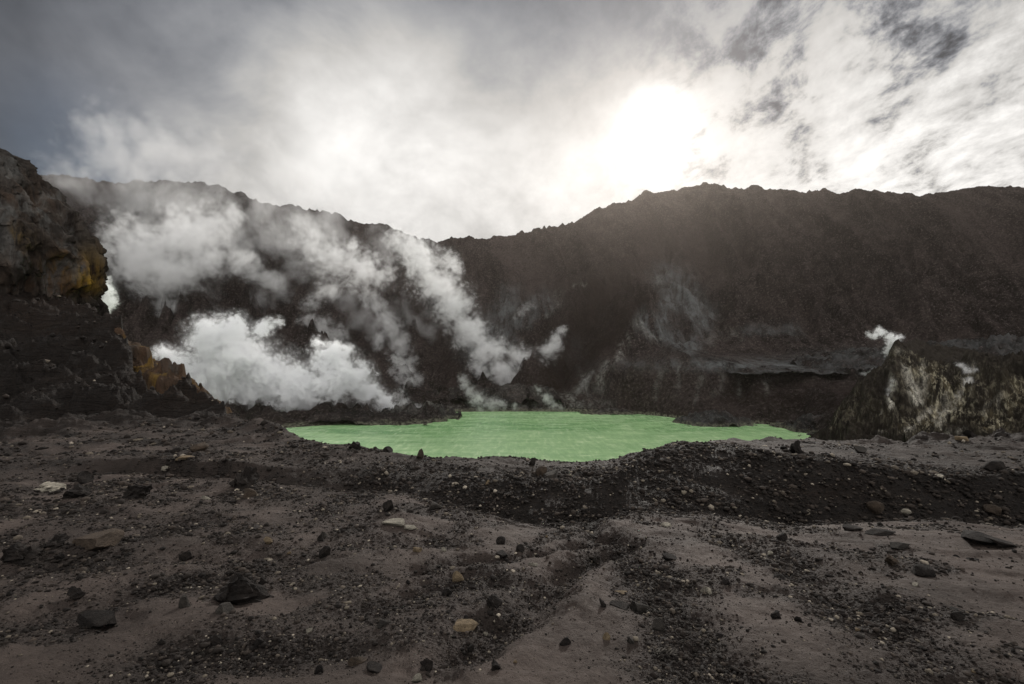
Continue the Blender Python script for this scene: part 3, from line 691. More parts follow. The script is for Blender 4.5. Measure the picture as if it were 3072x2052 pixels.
# ------------------------------------------------------------------ left cliff
def n3(v, oct=5, H=0.6):
    return mnoise.fractal(v, H, 2.1, oct)
def build_cliff():
    # outline: how far right (column) the rock reaches at each row, at depth 50
    prof = [(330, 96), (312, 94), (297, 96), (285, 98), (270, 98), (257, 95), (242, 88), (227, 77), (214, 66), (205, 59), (190, 47), (183, 38), (168, 28), (158, 12), (150, -6), (120, -60), (90, -130), (70, -200)]
    rows = np.array([p_[0] for p_ in prof][::-1], float); cols = np.array([p_[1] for p_ in prof][::-1], float)
    cx = at(-230, 0, 50).x
    nth, nz_ = 620, 300
    th = np.linspace(-PI * 0.98, PI * 0.5, nth)
    rw = np.linspace(335, 72, nz_)
    V = np.zeros((nz_, nth, 3))
    for i, row in enumerate(rw):
        ext = np.interp(row, rows, cols)
        z = EYE + (HZ - row) / F * 50
        R = (ext - 512) / F * 50 - cx
        V[i, :, 0] = cx + R * np.cos(th)
        V[i, :, 1] = 50 + np.where(np.sin(th) > 0, 0.16, 0.36) * R * np.sin(th)
        V[i, :, 2] = z
    X, Yg, Z = V[..., 0], V[..., 1], V[..., 2]
    s = th[None, :] * 30 + 0 * Z
    nx_, ny_ = np.cos(th)[None, :], np.sin(th)[None, :]
    dsp = (ridged(s / 6.5 + Z / 9, Z / 12.0, 4, .5, 101) - 1.1) * 1.3 + fbm(s / 3, Z / 3.4, 6, .58, 102) * 0.6 + (ridged(s / 1.8 + Z / 5, Z / 3.6, 4, .6, 103) - 1) * .32
    V[..., 0] += dsp * nx_; V[..., 1] += dsp * ny_
    V[..., 2] += fbm(s / 2, Z / 2, 4, .55, 105) * .5
    o = mesh_obj('cliff', V.reshape(-1, 3), grid_faces(nz_, nth), M_cliff)
    px = 512 + V[..., 0] / V[..., 1] * F; row = HZ - (V[..., 2] - EYE) * F / V[..., 1]
    e = lambda cx_, cy_, rx, ry: np.exp(-((px - cx_) / rx) ** 2 - ((row - cy_) / ry) ** 2)
    foot = 1 - .85 * sstep(row, 284, 302)
    vn = sstep(fbm(s / 1.6, Z / 4.5, 5, .62, 106), -.25, .35)
    ylw = (1.0 * e(90, 280, 13, 24) + .45 * e(15, 240, 18, 12) * vn + .4 * e(60, 268, 12, 14) * vn) * foot
    rust = (.9 * e(50, 285, 60, 26) + .5 * e(20, 200, 60, 30) + .7 * e(75, 270, 30, 30)) * (.25 + .75 * vn) * (.4 + .6 * foot)
    vattr(o, 'sulphur', np.clip(ylw, 0, 1)); vattr(o, 'rust', np.clip(rust, 0, 1))
    tag(o, 'dark folded rock cliff stained ochre and yellow at its nose', kind='structure')
build_cliff()

# rust-brown rock outcrop at the foot of the left slope
def build_outcrop():
    crest = P((112, 330, 40), (126, 338, 39), (140, 362, 38), (148, 364, 37.5), (157, 358, 37), (174, 371, 35.5), (192, 385, 34), (204, 402, 33), (214, 412, 32))
    nx_, ny_ = 300, 220
    xs = np.linspace(-34, -19, nx_); ys = np.linspace(27, 46, ny_)
    X, Yg = np.meshgrid(xs, ys)
    wx = X + .5 * fbm(X / 1.5, Yg / 1.5, 4, .55, 111)
    dd, zb, s = polydist(wx, Yg + .5 * fbm(X / 1.5, Yg / 1.5, 4, .55, 112), crest)
    Z = zb - dd * 0.95 + (ridged(X / 2.6, Yg / 2.6, 5, .55, 113) - 1) * .45 + fbm(X / .6, Yg / .6, 5, .6, 114) * .16
    Z = Z + .22 * np.tanh(3 * np.sin(Z * 5 + X))
    o = mesh_obj('rock_outcrop', np.stack([X, Yg, Z], -1).reshape(-1, 3), grid_faces(ny_, nx_), M_cliff)
    vattr(o, 'rust', np.full(nx_ * ny_, .75)); vattr(o, 'sulphur', np.clip(fbm(X / 2, Yg / 2, 3, .5, 115), 0, .5))
    tag(o, 'rust brown layered rock outcrop beside the billowing steam', kind='structure')
build_outcrop()

# ------------------------------------------------------------------ steam
def steam_mat(name, blobs, D, scale, gain, thr, amp, aniso=0.1, color=(0.99, 0.99, 0.995), step=1.0, rough=0.62):
    m, n = new_mat(name)
    p = n.n('ShaderNodeNewGeometry').outputs['Position']
    q = n.vm('ADD', p, n.vm('SCALE', n.vm('SUBTRACT', n.noise(p, scale * .45, 2, .5, 0, out=1), (0.5, 0.5, 0.5))))
    q.node.inputs[1].links[0].from_node.inputs['Scale'].default_value = 0.9 / scale
    f = None
    for c, r in blobs:
        dd = n.vm('DISTANCE', q, tuple(c))
        v = n.m('MULTIPLY_ADD', dd, -1.0 / r, 1.0)
        f = v if f is None else n.m('SMOOTH_MAX', f, v, 0.25)
    nz = n.noise(q, scale, 8, rough)
    bl = n.n('ShaderNodeTexVoronoi', {'Vector': q, 'Scale': scale * 2.4, 'Detail': 2.0, 'Roughness': 0.55}, feature='F1').outputs['Distance']
    nz = n.m('ADD', n.m('MULTIPLY', nz, 0.8), n.m('MULTIPLY', n.m('SUBTRACT', 0.55, bl), 0.28))
    nz = n.m('ADD', nz, 0.08)
    s = n.m('ADD', f, n.m('MULTIPLY', n.m('SUBTRACT', nz, 0.5), amp))
    den = n.m('MULTIPLY', n.m('MULTIPLY', n.m('SUBTRACT', s, thr), gain, clamp=True), D)
    env = n.m('MULTIPLY', n.m('MULTIPLY', n.m('ADD', n.m('SUBTRACT', f, 0.02), n.m('MULTIPLY', n.m('SUBTRACT', nz, 0.5), 1.4)), 1.3, clamp=True), D * 0.10)
    den = n.m('ADD', den, n.m('MULTIPLY', env, n.m('MULTIPLY', f, 6.0, clamp=True)))
    pv = n.n('ShaderNodeVolumePrincipled', {'Color': (*color, 1), 'Density': den, 'Anisotropy': aniso})
    n.n('ShaderNodeOutputMaterial', {1: pv.outputs[0]})
    m.cycles.volume_step_rate = step
    return m

def ico(sub):
    bm = bmesh.new(); bmesh.ops.create_icosphere(bm, subdivisions=sub, radius=1.0)
    v = np.array([x.co[:] for x in bm.verts]); f = np.array([[y.index for y in x.verts] for x in bm.faces]); bm.free()
    return v, f
ICO1, ICO2, ICO3 = ico(1), ico(2), ico(3)

def steam(pts, Y, D, label, scale_k=1.0, gain=3.0, thr=0.30, amp=1.9, grow=1.2, flat=0.8, group='steam plumes rising around the lake', step=1.0, rough=.62, seed=0, aniso=.1):
    """pts: (column, row, radius in columns[, depth])"""
    rnd = random.Random(seed)
    blobs = []
    for q in pts:
        Yq = q[3] if len(q) > 3 else Y
        r = q[2] / F * Yq
        c = at(q[0], q[1], Yq + rnd.uniform(-.3, .3) * r)
        blobs.append((c, r * grow * 1.35))
    ext = []
    for (c0, r0), (c1, r1) in zip(blobs[:-1], blobs[1:]):
        dd = (c1 - c0).length
        if 0.45 * (r0 + r1) < dd < 1.5 * (r0 + r1): ext.append(((c0 + c1) / 2, (r0 + r1) / 2 * 0.95))
    blobs += ext
    rm = sorted(b[1] for b in blobs)[len(blobs) // 2]
    mat = steam_mat('steam vapour', blobs, D, scale_k * 1.1 / rm, gain, thr, amp, step=step, rough=rough, aniso=aniso, color=(0.978, 0.982, 0.994) if D >= .25 else (0.99, 0.99, 0.995))
    vs, fs, off = [], [], 0
    for c, r in blobs:
        v = ICO2[0] * r * 1.02 + np.array(c[:]); vs.append(v); fs.append(ICO2[1] + off); off += len(v)
    tmp = mesh_obj('tmp', np.concatenate(vs), np.concatenate(fs), None)
    md = tmp.modifiers.new('r', 'REMESH'); md.mode = 'VOXEL'; md.voxel_size = max(rm / 7, 0.02)
    dg = bpy.context.evaluated_depsgraph_get()
    me = bpy.data.meshes.new_from_object(tmp.evaluated_get(dg)); bpy.data.objects.remove(tmp)
    me.name = 'steam_plume'; me.materials.clear(); me.materials.append(mat)
    o = bpy.data.objects.new('steam_plume', me); COL.objects.link(o)
    return tag(o, label, 'steam', group, 'thing')

STEAM = 1
if STEAM:
    steam([(397, 409, 9), (384, 402, 12), (368, 392, 17), (352, 376, 20), (338, 362, 17), (322, 352, 13), (345, 352, 9), (318, 344, 8), (330, 385, 24), (300, 388, 26), (270, 378, 30), (240, 358, 30), (215, 345, 27), (236, 328, 15), (205, 330, 14), (262, 330, 10), (278, 322, 7), (250, 395, 22), (205, 375, 25), (178, 362, 15), (162, 352, 9), (290, 402, 14), (220, 395, 18), (190, 385, 14), (310, 404, 12)],
          300, 0.5, 'largest billowing bright white steam cloud above the left lake shore', 1.7, 6, .30, 2.0, seed=1, step=.6)
    steam([(405, 404, 8), (415, 408, 7), (398, 395, 8)], 292, 0.12, 'ragged small steam puff on the dark spit at the lake edge', 1.2, 4, seed=2)
    steam([(150, 246, 36), (188, 238, 37), (214, 226, 26), (232, 216, 16), (128, 262, 26), (168, 272, 27), (208, 262, 22), (150, 288, 16), (118, 234, 16), (240, 262, 16), (256, 274, 14), (272, 284, 12), (160, 305, 12), (176, 310, 12)],
          430, 0.075, 'broad grey steam cloud drifting high against the left rim', 1.2, 2.2, .26, 1.8, seed=3)
    steam([(300, 226, 14), (312, 244, 19), (334, 260, 27), (360, 270, 25), (384, 276, 16), (352, 244, 12), (366, 298, 15), (384, 318, 15), (398, 342, 13), (408, 362, 11), (412, 380, 9), (378, 340, 10), (330, 290, 12), (318, 236, 12)],
          410, 0.075, 'ragged warm grey steam trail climbing the middle of the slope', 1.2, 2.2, .26, 1.9, seed=4)
    steam([(518, 382, 15), (503, 370, 16), (488, 350, 19), (470, 330, 22), (454, 306, 23), (438, 284, 24), (422, 262, 22), (408, 248, 18), (396, 238, 12), (448, 258, 12), (458, 270, 8), (478, 352, 12), (520, 356, 14), (535, 360, 13), (548, 350, 11), (557, 338, 9), (563, 331, 7), (526, 372, 14), (505, 388, 10), (490, 376, 11), (476, 366, 10)],
          385, 0.11, 'tall leaning steam column rising from the far shore vent', 1.3, 3.0, .25, 1.7, seed=5)
    steam([(308, 322, 12), (322, 326, 14), (336, 332, 12), (346, 344, 9), (312, 305, 11), (322, 290, 11)], 400, 0.06, 'small grey steam puff above the twin white peaks of steam', 1.2, 2.2, seed=6)
    steam([(522, 312, 7), (530, 305, 6), (515, 318, 4)], 430, 0.05, 'faint steam wisp on the wall beside the tall column', 1.2, 3, seed=7)
    steam([(101, 280, 9), (105, 290, 11), (99, 303, 11), (109, 301, 9), (104, 308, 8)], 75, 0.9, 'bright steam puff showing behind the yellow cliff nose', 1.2, 5, .30, 1.7, seed=8)
    steam([(200, 205, 36), (130, 195, 34), (262, 220, 30), (325, 225, 26), (70, 180, 30), (200, 165, 40), (110, 150, 40), (290, 180, 36), (380, 235, 18)], 500, 0.022, 'thin veil of steam drifting over the left crater rim', 1.0, 2, .30, 1.7, seed=9, step=1.5)
    steam([(235, 240, 26), (270, 235, 26), (305, 240, 24), (335, 235, 22), (300, 268, 20), (255, 300, 18), (345, 300, 18), (375, 330, 16), (400, 310, 16), (430, 330, 16), (385, 245, 20), (205, 300, 22), (180, 330, 20)], 470, 0.018, 'faint brownish steam haze between the tall plumes on the left slope', 1.2, 2, .22, 1.8, seed=19, step=1.5)
    steam([(898, 339, 5), (894, 342, 6), (891, 347, 5), (887, 353, 3.5), (890, 336, 5), (884, 333, 4.5), (879, 330, 4), (876, 337, 3.5), (870, 334, 3.5)], 172, 0.8, 'bright white steam jet at the peak of the steaming hill', 1.0, 3, .22, 2.0, seed=10)
    steam([(874, 370, 3.5), (868, 374, 3.5), (862, 374, 2.5)], 172, 0.3, 'small steam puff on the left shoulder of the steaming hill', 1.2, 4, .30, 1.7, seed=11)
    steam([(975, 370, 4), (969, 371, 5), (962, 366, 4), (956, 364, 3), (969, 380, 5), (964, 388, 4), (958, 396, 4)], 145, 0.30, 'steam wisp rising from the brow at the right of the hill', 1.3, 3, .30, 1.7, seed=12)
    steam([(893, 381, 4), (890, 390, 4.5), (888, 399, 4), (886, 408, 3.5)], 148, 0.25, 'vertical steam wisp on the dark face of the hill', 1.3, 3, .30, 1.7, seed=13)
    steam([(478, 400, 10), (490, 404, 10), (470, 390, 8), (463, 380, 7), (502, 405, 7), (480, 410, 6), (515, 408, 5)], 326, 0.10, 'low steam wisps over the far left of the water', 1.2, 3, .30, 1.7, seed=14)
    steam([(546, 398, 7), (554, 405, 6), (538, 390, 6), (562, 408, 5)], 322, 0.09, 'little steam wisp at the middle of the far shore', 1.2, 3, .30, 1.7, seed=15)
    steam([(402, 370, 10), (410, 382, 11), (418, 378, 8), (396, 360, 9), (405, 392, 7), (392, 372, 7)], 345, 0.07, 'bluish steam puff low between the dark spurs', 1.3, 3.5, .30, 1.7, seed=16)
    steam([(578, 390, 6), (586, 380, 5), (592, 372, 4), (572, 398, 4)], 322, 0.03, 'thin steam wisp on the pale foot of the central spur', 1.2, 3, .30, 1.7, seed=17)


# ------------------------------------------------------------------ rocks
def find_ground(px, row):
    gpx, grow, X, Yg, Z, rr, az, r = GR
    th = math.atan2(px - 512, F)
    j = int(np.argmin(np.abs(az - th)))
    col = grow[:, j]
    ok = (r > 1.2)
    k = np.argmax((col <= row) & ok)
    if k == 0 or r[k] > 85: return None
    return Vector((X[k, j], Yg[k, j], Z[k, j])), rr[k, j]

def rock_mesh(name, seed, mat, kind='angular', sub=3):
    rnd = random.Random(seed)
    bm = bmesh.new(); bmesh.ops.create_icosphere(bm, subdivisions=sub, radius=1.0)
    planes = []
    for _ in range({'angular': 15, 'slab': 16, 'round': 9, 'jagged': 9}[kind]):
        dv = Vector((rnd.gauss(0, 1), rnd.gauss(0, 1), rnd.gauss(0, .8))).normalized()
        planes.append((dv, rnd.uniform(.34, .68) if kind != 'round' else rnd.uniform(.62, .85)))
    off = Vector((rnd.uniform(0, 50), rnd.uniform(0, 50), rnd.uniform(0, 50)))
    for v in bm.verts:
        c = v.co
        c *= 1 + (0.12 if kind != 'jagged' else .42) * mnoise.noise(c * 1.3 + off)
        for dv, q in planes:
            e = c.dot(dv) - q
            if e > 0: c -= dv * e * 0.97
        nf = {'angular': .035, 'slab': .03, 'round': .05, 'jagged': .24}[kind]
        c += c.normalized() * nf * mnoise.fractal(c * 2.8 + off, .6, 2.1, 6)
    me = bpy.data.meshes.new(name); bm.to_mesh(me); bm.free()
    co = np.empty(len(me.vertices) * 3, np.float32); me.vertices.foreach_get('co', co); co = co.reshape(-1, 3)
    co = (co - (co.max(0) + co.min(0)) / 2) / ((co.max(0) - co.min(0)) / 2)
    me.vertices.foreach_set('co', co.ravel())
    me.polygons.foreach_set('use_smooth', np.ones(len(me.polygons), bool))
    me.set_sharp_from_angle(angle=math.radians(20))
    me.materials.append(mat)
    return me
RM = {'dark': mat_rock('black scoria', (0.006, 0.0047, 0.0042), (0.021, 0.0165, 0.014), 6),
      'grey': mat_rock('grey andesite', (0.018, 0.0155, 0.0135), (0.046, 0.040, 0.034), 5),
      'pale': mat_rock('pale altered rock', (0.11, 0.10, 0.082), (0.27, 0.245, 0.20), 5),
      'tan': mat_rock('ochre altered rock', (0.085, 0.062, 0.038), (0.20, 0.150, 0.095), 5),
      'brown': mat_rock('brown rock', (0.026, 0.019, 0.014), (0.060, 0.044, 0.032), 5)}
PROT = {}
def proto(kind, tone, i, sub=3):
    k = (kind, tone, i, sub)
    if k not in PROT: PROT[k] = rock_mesh('rock', hash_i(k), RM[tone], kind, sub)
    return PROT[k]
def hash_i(k): return sum(ord(c) * (i + 3) for i, c in enumerate(str(k)))
rr_ = random.Random(5)
# column, row of the base, width, height (columns), tone, kind, label
R_ = [
 (234, 601, 58, 30, 'dark', 'jagged', 'largest black jagged lava boulder on the near ash slope', 'rock'),
 (324, 562, 12, 12, 'dark', 'round', 'round black stone alone on smooth ash beyond the jagged boulder'),
 (262, 583, 8, 8, 'dark', 'angular', 'small black stone beside the largest jagged boulder'),
 (261, 568, 10, 5, 'dark', 'slab', 'low black stone just behind the largest jagged boulder'),
 (181, 611, 13, 13, 'grey', 'angular', 'upright grey block between the large boulder and the dark slab'),
 (222, 620, 22, 10, 'grey', 'angular', 'smooth grey rock in front of the largest jagged boulder'),
 (87, 633, 32, 17, 'dark', 'angular', 'tilted dark brown slab near the lower left corner'),
 (72, 604, 20, 11, 'dark', 'jagged', 'black lump behind the tilted slab at lower left'),
 (44, 491, 26, 8, 'pale', 'jagged', 'pale greenish grey broken rock at far left'),
 (80, 484, 14, 13, 'dark', 'angular', 'black block behind and beside the pale broken rock'),
 (133, 500, 25, 15, 'dark', 'jagged', 'squat black rock on the left rubble band'),
 (239, 489, 29, 21, 'dark', 'jagged', 'big black boulder at the end of the left ledge'),
 (196, 453, 18, 9, 'brown', 'round', 'brown rounded boulder above the left ledge'),
 (174, 454, 9, 5, 'dark', 'angular', 'small dark stone beside the brown rounded boulder'),
 (182, 460, 21, 5, 'tan', 'slab', 'thin ochre slab capping the dark left ledge'),
 (203, 500, 10, 5, 'pale', 'slab', 'small pinkish white flat stone left of the black boulder'),
 (72, 500, 24, 13, 'dark', 'jagged', 'broad black rock in front of the pale broken rock'),
 (12, 566, 34, 20, 'dark', 'jagged', 'large dark rounded boulder at the left picture edge'),
 (86, 551, 44, 15, 'brown', 'angular', 'long brown ledge rock on the left slope'),
 (48, 550, 26, 11, 'dark', 'jagged', 'black rock between the rounded boulder and the brown ledge rock'),
 (318, 668, 9, 9, 'dark', 'round', 'round black stone near the bottom left of centre'),
 (214, 648, 14, 9, 'dark', 'jagged', 'black clod on the bottom left slope'),
 (160, 646, 7, 6, 'dark', 'angular', 'small black stone alone on the bottom left slope'),
 (308, 633, 9, 5, 'pale', 'slab', 'small pale flat stone among gravel left of the flat ochre slab'),
 (322, 538, 8, 8, 'grey', 'angular', 'small grey stone above the round black stone'),
 (267, 548, 10, 6, 'tan', 'angular', 'ochre stone at the edge of the smooth ash, left of the round stone'),
 (163, 473, 8, 4, 'pale', 'angular', 'pale stone at the foot of the left ledge'),
 (248, 499, 16, 8, 'brown', 'angular', 'brown block leaning below the big black boulder'),
 (184, 559, 12, 9, 'dark', 'angular', 'peaked black stone in the middle of the left slope'),
 (458, 585, 13, 10, 'tan', 'angular', 'pale ochre angular rock left of the central gully'),
 (464, 632, 24, 6, 'tan', 'slab', 'broad flat ochre slab bedded in the ash below the gully'),
 (466, 623, 10, 8, 'dark', 'angular', 'black stone sitting behind the broad ochre slab'),
 (383, 629, 14, 7, 'grey', 'slab', 'low grey flat stone left of the broad ochre slab'),
 (356, 658, 17, 10, 'brown', 'slab', 'brown slab propped up at the bottom left of centre'),
 (417, 682, 12, 7, 'pale', 'angular', 'pale grey stone at the bottom edge of the picture'),
 (417, 555, 9, 6, 'tan', 'slab', 'little tan flake standing on the smooth ash'),
 (394, 527, 24, 5, 'pale', 'slab', 'pale thin slab at the near lip of the gully'),
 (409, 530, 15, 4, 'pale', 'slab', 'second pale thin slab overlapping the one at the gully lip'),
 (388, 513, 12, 12, 'dark', 'angular', 'black block standing behind the pale thin slabs'),
 (436, 509, 14, 8, 'grey', 'angular', 'grey block on the gully floor right of the black block'),
 (533, 564, 10, 4, 'pale', 'slab', 'thin white stone beside the winding rill'),
 (642, 614, 19, 12, 'grey', 'angular', 'dark grey wedge shaped rock on smooth ash right of centre'),
 (621, 611, 20, 4, 'dark', 'slab', 'long thin slab lying left of the wedge shaped rock'),
 (603, 612, 7, 9, 'dark', 'angular', 'small upright black stone left of the thin slab'),
 (607, 641, 8, 7, 'tan', 'angular', 'tan stone on smooth ash below the upright black stone'),
 (659, 636, 14, 12, 'grey', 'angular', 'dark grey tilted block behind the crumbled layered rock'),
 (631, 645, 8, 7, 'grey', 'angular', 'small square grey stone right of the tan stone'),
 (566, 643, 12, 7, 'dark', 'angular', 'black pointed stone on smooth ash left of the tan stone'),
 (621, 593, 15, 3, 'tan', 'slab', 'flush olive tan slab buried in smooth ash'),
 (672, 559, 16, 7, 'dark', 'slab', 'dark slab tipped up to the right of the rill'),
 (667, 527, 11, 5, 'pale', 'slab', 'pale slab in the rubble right of the gully head'),
 (553, 479, 19, 10, 'grey', 'slab', 'smooth grey slab leaning on the dark bank'),
 (542, 477, 13, 11, 'brown', 'angular', 'olive brown block beside the leaning grey slab'),
 (420, 460, 9, 10, 'brown', 'angular', 'brown pinnacle stone on the lake side edge'),
 (353, 449, 13, 9, 'dark', 'jagged', 'black rock on the edge at the left end of the lake'),
 (387, 453, 10, 6, 'dark', 'angular', 'low black rock on the edge between the black rock and pinnacle'),
 (576, 459, 9, 6, 'brown', 'round', 'rounded olive stone on the edge in front of the lake'),
 (532, 464, 8, 7, 'dark', 'angular', 'black stone on the edge left of the olive stone'),
 (488, 486, 5, 5, 'tan', 'angular', 'tiny bright ochre stone on the dark bank'),
 (501, 545, 10, 9, 'dark', 'round', 'round black stone on the pale ash hump'),
 (520, 552, 9, 7, 'dark', 'angular', 'black stone beside the rill right of the round one'),
 (502, 563, 12, 5, 'dark', 'slab', 'low dark flat stone beside the white stone'),
 (494, 609, 16, 12, 'dark', 'jagged', 'black clod in the lower gully'),
 (495, 675, 12, 8, 'dark', 'jagged', 'black clod at the bottom under the ochre slab'),
 (426, 669, 14, 9, 'dark', 'jagged', 'black clod above the pale grey stone at the bottom edge'),
 (470, 655, 9, 7, 'dark', 'angular', 'black stone below the broad ochre slab'),
 (373, 667, 18, 8, 'dark', 'slab', 'flat black rock below the propped brown slab'),
 (446, 599, 13, 10, 'dark', 'jagged', 'black clod below the pale ochre angular rock'),
 (798, 454, 15, 14, 'dark', 'jagged', 'black boulder on the right terrace in front of the lake end'),
 (864, 453, 15, 8, 'grey', 'slab', 'leaning grey slab on the right terrace'),
 (965, 444, 11, 6, 'tan', 'slab', 'tan flat rock on the far right terrace edge'),
 (973, 441, 10, 9, 'dark', 'angular', 'black block behind the tan flat rock'),
 (1003, 442, 13, 8, 'dark', 'angular', 'dark block nearest the right end of the terrace'),
 (999, 473, 20, 11, 'dark', 'round', 'broad dark boulder on the upper part of the shaded bank'),
 (942, 481, 9, 5, 'pale', 'slab', 'pale flat stone on the shaded bank'),
 (879, 519, 16, 11, 'brown', 'round', 'rounded olive brown boulder at the foot of the shaded bank'),
 (909, 518, 10, 5, 'pale', 'round', 'small pale rounded stone at the foot of the shaded bank'),
 (996, 519, 16, 9, 'brown', 'round', 'brown rounded boulder at the foot of the bank, far right'),
 (976, 524, 15, 9, 'dark', 'angular', 'black block left of the brown rounded boulder at far right'),
 (855, 533, 20, 8, 'dark', 'slab', 'black slab on the crest of the right hand ash sheet'),
 (884, 536, 26, 8, 'dark', 'slab', 'double black slab right of the first black slab'),
 (903, 549, 20, 7, 'grey', 'slab', 'grey wedge slab below the double black slab'),
 (928, 574, 21, 11, 'dark', 'round', 'smooth dark hump backed boulder on the right ash sheet'),
 (989, 545, 48, 13, 'dark', 'slab', 'widest flat dark rock on the right ash sheet'),
 (1007, 549, 26, 8, 'dark', 'slab', 'black slab overlapping the front of the widest flat rock'),
 (957, 559, 10, 6, 'dark', 'angular', 'small dark stone left below the widest flat rock'),
 (977, 560, 12, 4, 'dark', 'slab', 'thin dark stone below the widest flat rock'),
 (771, 557, 7, 4, 'pale', 'angular', 'bright cream stone on the right ash sheet'),
 (708, 595, 12, 9, 'pale', 'angular', 'cream angular shard standing on smooth ash'),
 (961, 625, 13, 10, 'dark', 'angular', 'black stone on the lower right slope'),
 (960, 611, 16, 6, 'dark', 'slab', 'dark slab just above the black stone at lower right'),
 (917, 587, 7, 4, 'pale', 'slab', 'small cream chip below the hump backed boulder'),
 (783, 544, 10, 8, 'dark', 'angular', 'black stone above the bright cream stone'),
 (893, 565, 14, 8, 'brown', 'jagged', 'dark brown lump left of the hump backed boulder'),
 (782, 578, 11, 5, 'dark', 'slab', 'flat black stone below the bright cream stone'),
 (800, 622, 8, 6, 'dark', 'angular', 'small black stone in the middle of the lower right slope'),
]
def place(px, row, w_, h_, tone, kind, label, group, rnd, sub=3, n_var=3):
    hit = find_ground(px, row)
    if hit is None: return None
    pos, _ = hit
    k = pos.y / F
    me = proto(kind, tone, rnd.randrange(n_var), sub)
    o = bpy.data.objects.new('rock', me); COL.objects.link(o)
    rx = w_ * k / 2; rz = h_ * k / 2 * (1.4 if kind == 'jagged' else 0.95 if kind == 'slab' else 1.3)
    depth = rx * rnd.uniform(.7, 1.0)
    o.rotation_euler = (rnd.uniform(-.15, .15), rnd.uniform(-.2, .2), rnd.uniform(-.5, .5) + (PI if rnd.random() < .5 else 0))
    o.scale = (rx, depth, rz)
    o.location = (pos.x, pos.y + depth * .7, ground_near(pos.x, pos.y + depth * .7) + rz * 0.40)
    return tag(o, label, 'rock', group, 'thing')
def ground_near(x, y):
    _, _, X, Yg, Z, rr, az, r = GR
    j = int(np.argmin(np.abs(az - math.atan2(x, y)))); i = int(np.argmin(np.abs(r - math.hypot(x, y))))
    return float(Z[i, j])
for q in R_:
    place(*q[:7], 'stones on the ash slope', rr_, 4 if q[2] > 24 else 3)

# crumbled heap of layered rock, lower right of centre
def crumble():
    hit, _ = find_ground(668, 662)
    k = hit.y / F; rnd = random.Random(77); vs, fs, off = [], [], 0
    for i in range(46):
        v = ICO1[0].copy() if False else ICO2[0].copy()
        v = np.sign(v) * np.abs(v) ** .6
        v *= np.array([rnd.uniform(2.2, 6.5), rnd.uniform(.8, 1.6), rnd.uniform(.5, .9)]) * k * .62
        a = math.radians(rnd.gauss(38, 16)); ca, sa = math.cos(a), math.sin(a)
        b = rnd.gauss(0.1, .25); 
        x, y, z = v[:, 0], v[:, 1], v[:, 2]
        x, z = x * math.cos(b) + z * math.sin(b), -x * math.sin(b) + z * math.cos(b)
        x, y = x * ca - y * sa, x * sa + y * ca
        ox, oy = rnd.gauss(0, 6.0) * k, rnd.gauss(6, 4.0) * k
        v = np.stack([x + hit.x + ox, y + hit.y + oy, z + hit.z + max(0, 1 - abs(ox) / (14 * k)) * rnd.uniform(0, 5) * k], -1)
        v += np.random.RandomState(i).normal(0, .1 * k, v.shape)
        vs.append(v); fs.append(ICO2[1] + off); off += len(v)
    o = mesh_obj('rock', np.concatenate(vs), np.concatenate(fs), RM['grey'], smooth=False)
    tag(o, 'crumbled heap of thin brownish grey rock layers at lower right of centre', 'rock', 'stones on the ash slope', 'thing')
crumble()

# small stones one can still make out one by one
rn = random.Random(91); cnt = 0
while cnt < 190:
    px = rn.uniform(-10, 1034); row = 440 + 244 * rn.random() ** 1.15
    hit = find_ground(px, row)
    if hit is None: continue
    if rn.random() > 0.12 + 0.9 * hit[1]: continue
    wd = 2.7 + rn.expovariate(1 / 1.5); wd = min(wd, 10) * (0.75 + .5 * (row - 440) / 244)
    pale = rn.random()
    tone = 'dark' if pale < .76 else 'grey' if pale < .88 else 'brown' if pale < .95 else 'pale' if pale < .98 else 'tan'
    side = 'left' if px < 400 else 'right' if px > 680 else 'middle'
    word = {'dark': 'small black lava stone', 'grey': 'small grey stone', 'brown': 'small brown stone', 'pale': 'small pale stone', 'tan': 'small ochre stone'}[tone]
    where = 'scattered on the ash slope around the larger rocks'
    if place(px, row, wd, wd * rn.uniform(.45, .85), tone, rn.choice(['angular', 'angular', 'jagged', 'slab']), word + ' ' + where, word + 's scattered on the ash slope', rn, 2, 3): cnt += 1

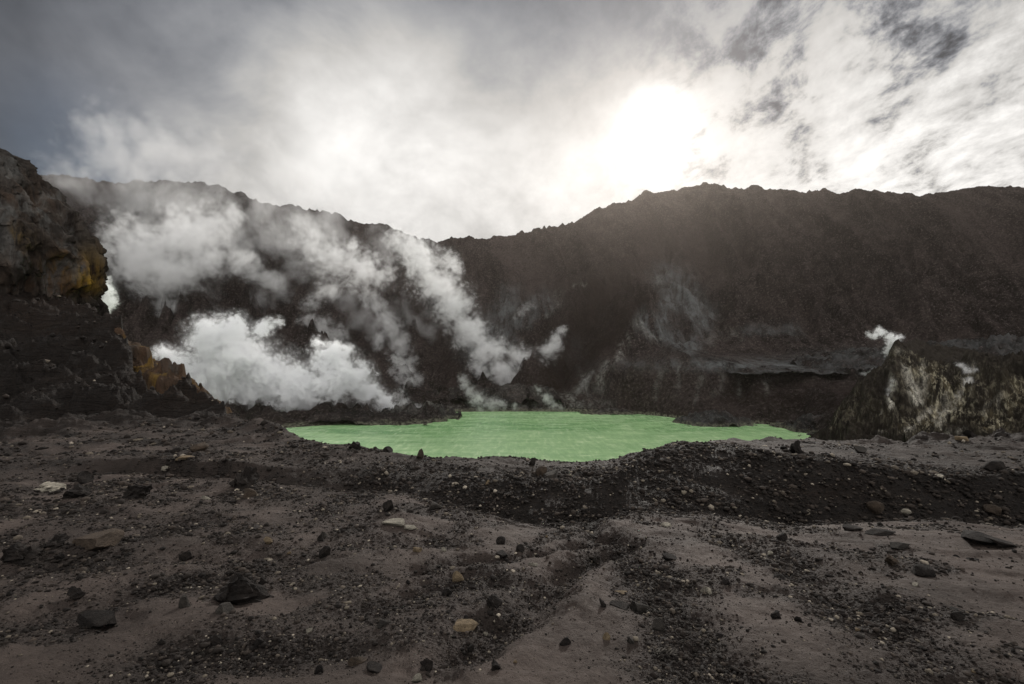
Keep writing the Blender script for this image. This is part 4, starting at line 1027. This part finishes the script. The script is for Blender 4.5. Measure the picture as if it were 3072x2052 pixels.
# loose gravel: beyond counting
def build_gravel():
    rg = np.random.RandomState(17)
    gpx, grow, X, Yg, Z, rr, az, r = GR
    N = 135000
    i0 = np.searchsorted(r, 2.5); i1 = np.searchsorted(r, 80)
    thw = np.where(np.abs(az) < math.radians(59))[0]
    # uniform over the slope as it spreads from the viewer's feet, thicker in the rubble
    ii = rg.randint(i0, i1, N * 6); jj = rg.randint(thw[0], thw[-1], N * 6)
    wgt = 0.055 + 0.95 * rr[ii, jj] ** 1.3
    vis = np.where(r[ii] < 16, 1.0, np.where(r[ii] < 26, .55, .10))
    keep = rg.rand(N * 6) < wgt * vis
    ii, jj = ii[keep][:N], jj[keep][:N]; n_ = len(ii)
    x = X[ii, jj]; y = Yg[ii, jj]; z = Z[ii, jj]; D = r[ii]
    x = x + rg.normal(0, .003, n_) * D; y = y + rg.normal(0, .003, n_) * D
    size = (0.30 + rg.exponential(0.40, n_) * (0.6 + rr[ii, jj])) / F * D
    size = np.minimum(size, 3.2 / F * D + .004)
    base = ICO1[0]; nv = len(base)
    vs = base[None] * (1 + rg.uniform(-.35, .25, (n_, nv, 1)))
    sc_ = np.stack([rg.uniform(.8, 1.3, n_), rg.uniform(.7, 1.1, n_), rg.uniform(.4, .9, n_)], -1)
    vs = vs * sc_[:, None, :] * size[:, None, None]
    a = rg.uniform(0, 2 * PI, n_); ca, sa = np.cos(a)[:, None], np.sin(a)[:, None]
    vx = vs[..., 0] * ca - vs[..., 1] * sa; vy = vs[..., 0] * sa + vs[..., 1] * ca
    vs = np.stack([vx + x[:, None], vy + y[:, None], vs[..., 2] + z[:, None] + size[:, None] * .15], -1)
    fs = ICO1[1][None] + (np.arange(n_) * nv)[:, None, None]
    o = mesh_obj('gravel', vs.reshape(-1, 3), fs.reshape(-1, 3), mat_gravel(), smooth=False)
    tone = rg.rand(n_) ** 1.15; 
    vattr(o, 'tone', np.repeat(tone, nv))
    tag(o, 'loose dark gravel and pumice chips over the ash slope', kind='stuff')
build_gravel()

# ------------------------------------------------------------------ haze
def build_haze():
    m, n = new_mat('thin crater haze')
    pv = n.n('ShaderNodeVolumePrincipled', {'Color': (0.20, 0.178, 0.16, 1), 'Density': 0.00018, 'Anisotropy': 0.78})
    n.n('ShaderNodeOutputMaterial', {1: pv.outputs[0]})
    bm = bmesh.new(); bmesh.ops.create_cube(bm, size=1.0)
    me = bpy.data.meshes.new('haze'); bm.to_mesh(me); bm.free(); me.materials.append(m)
    o = bpy.data.objects.new('haze', me); COL.objects.link(o)
    o.scale = (3600, 1400, 560); o.location = (0, 440, 110)
    o['kind'] = 'stuff'
build_haze()
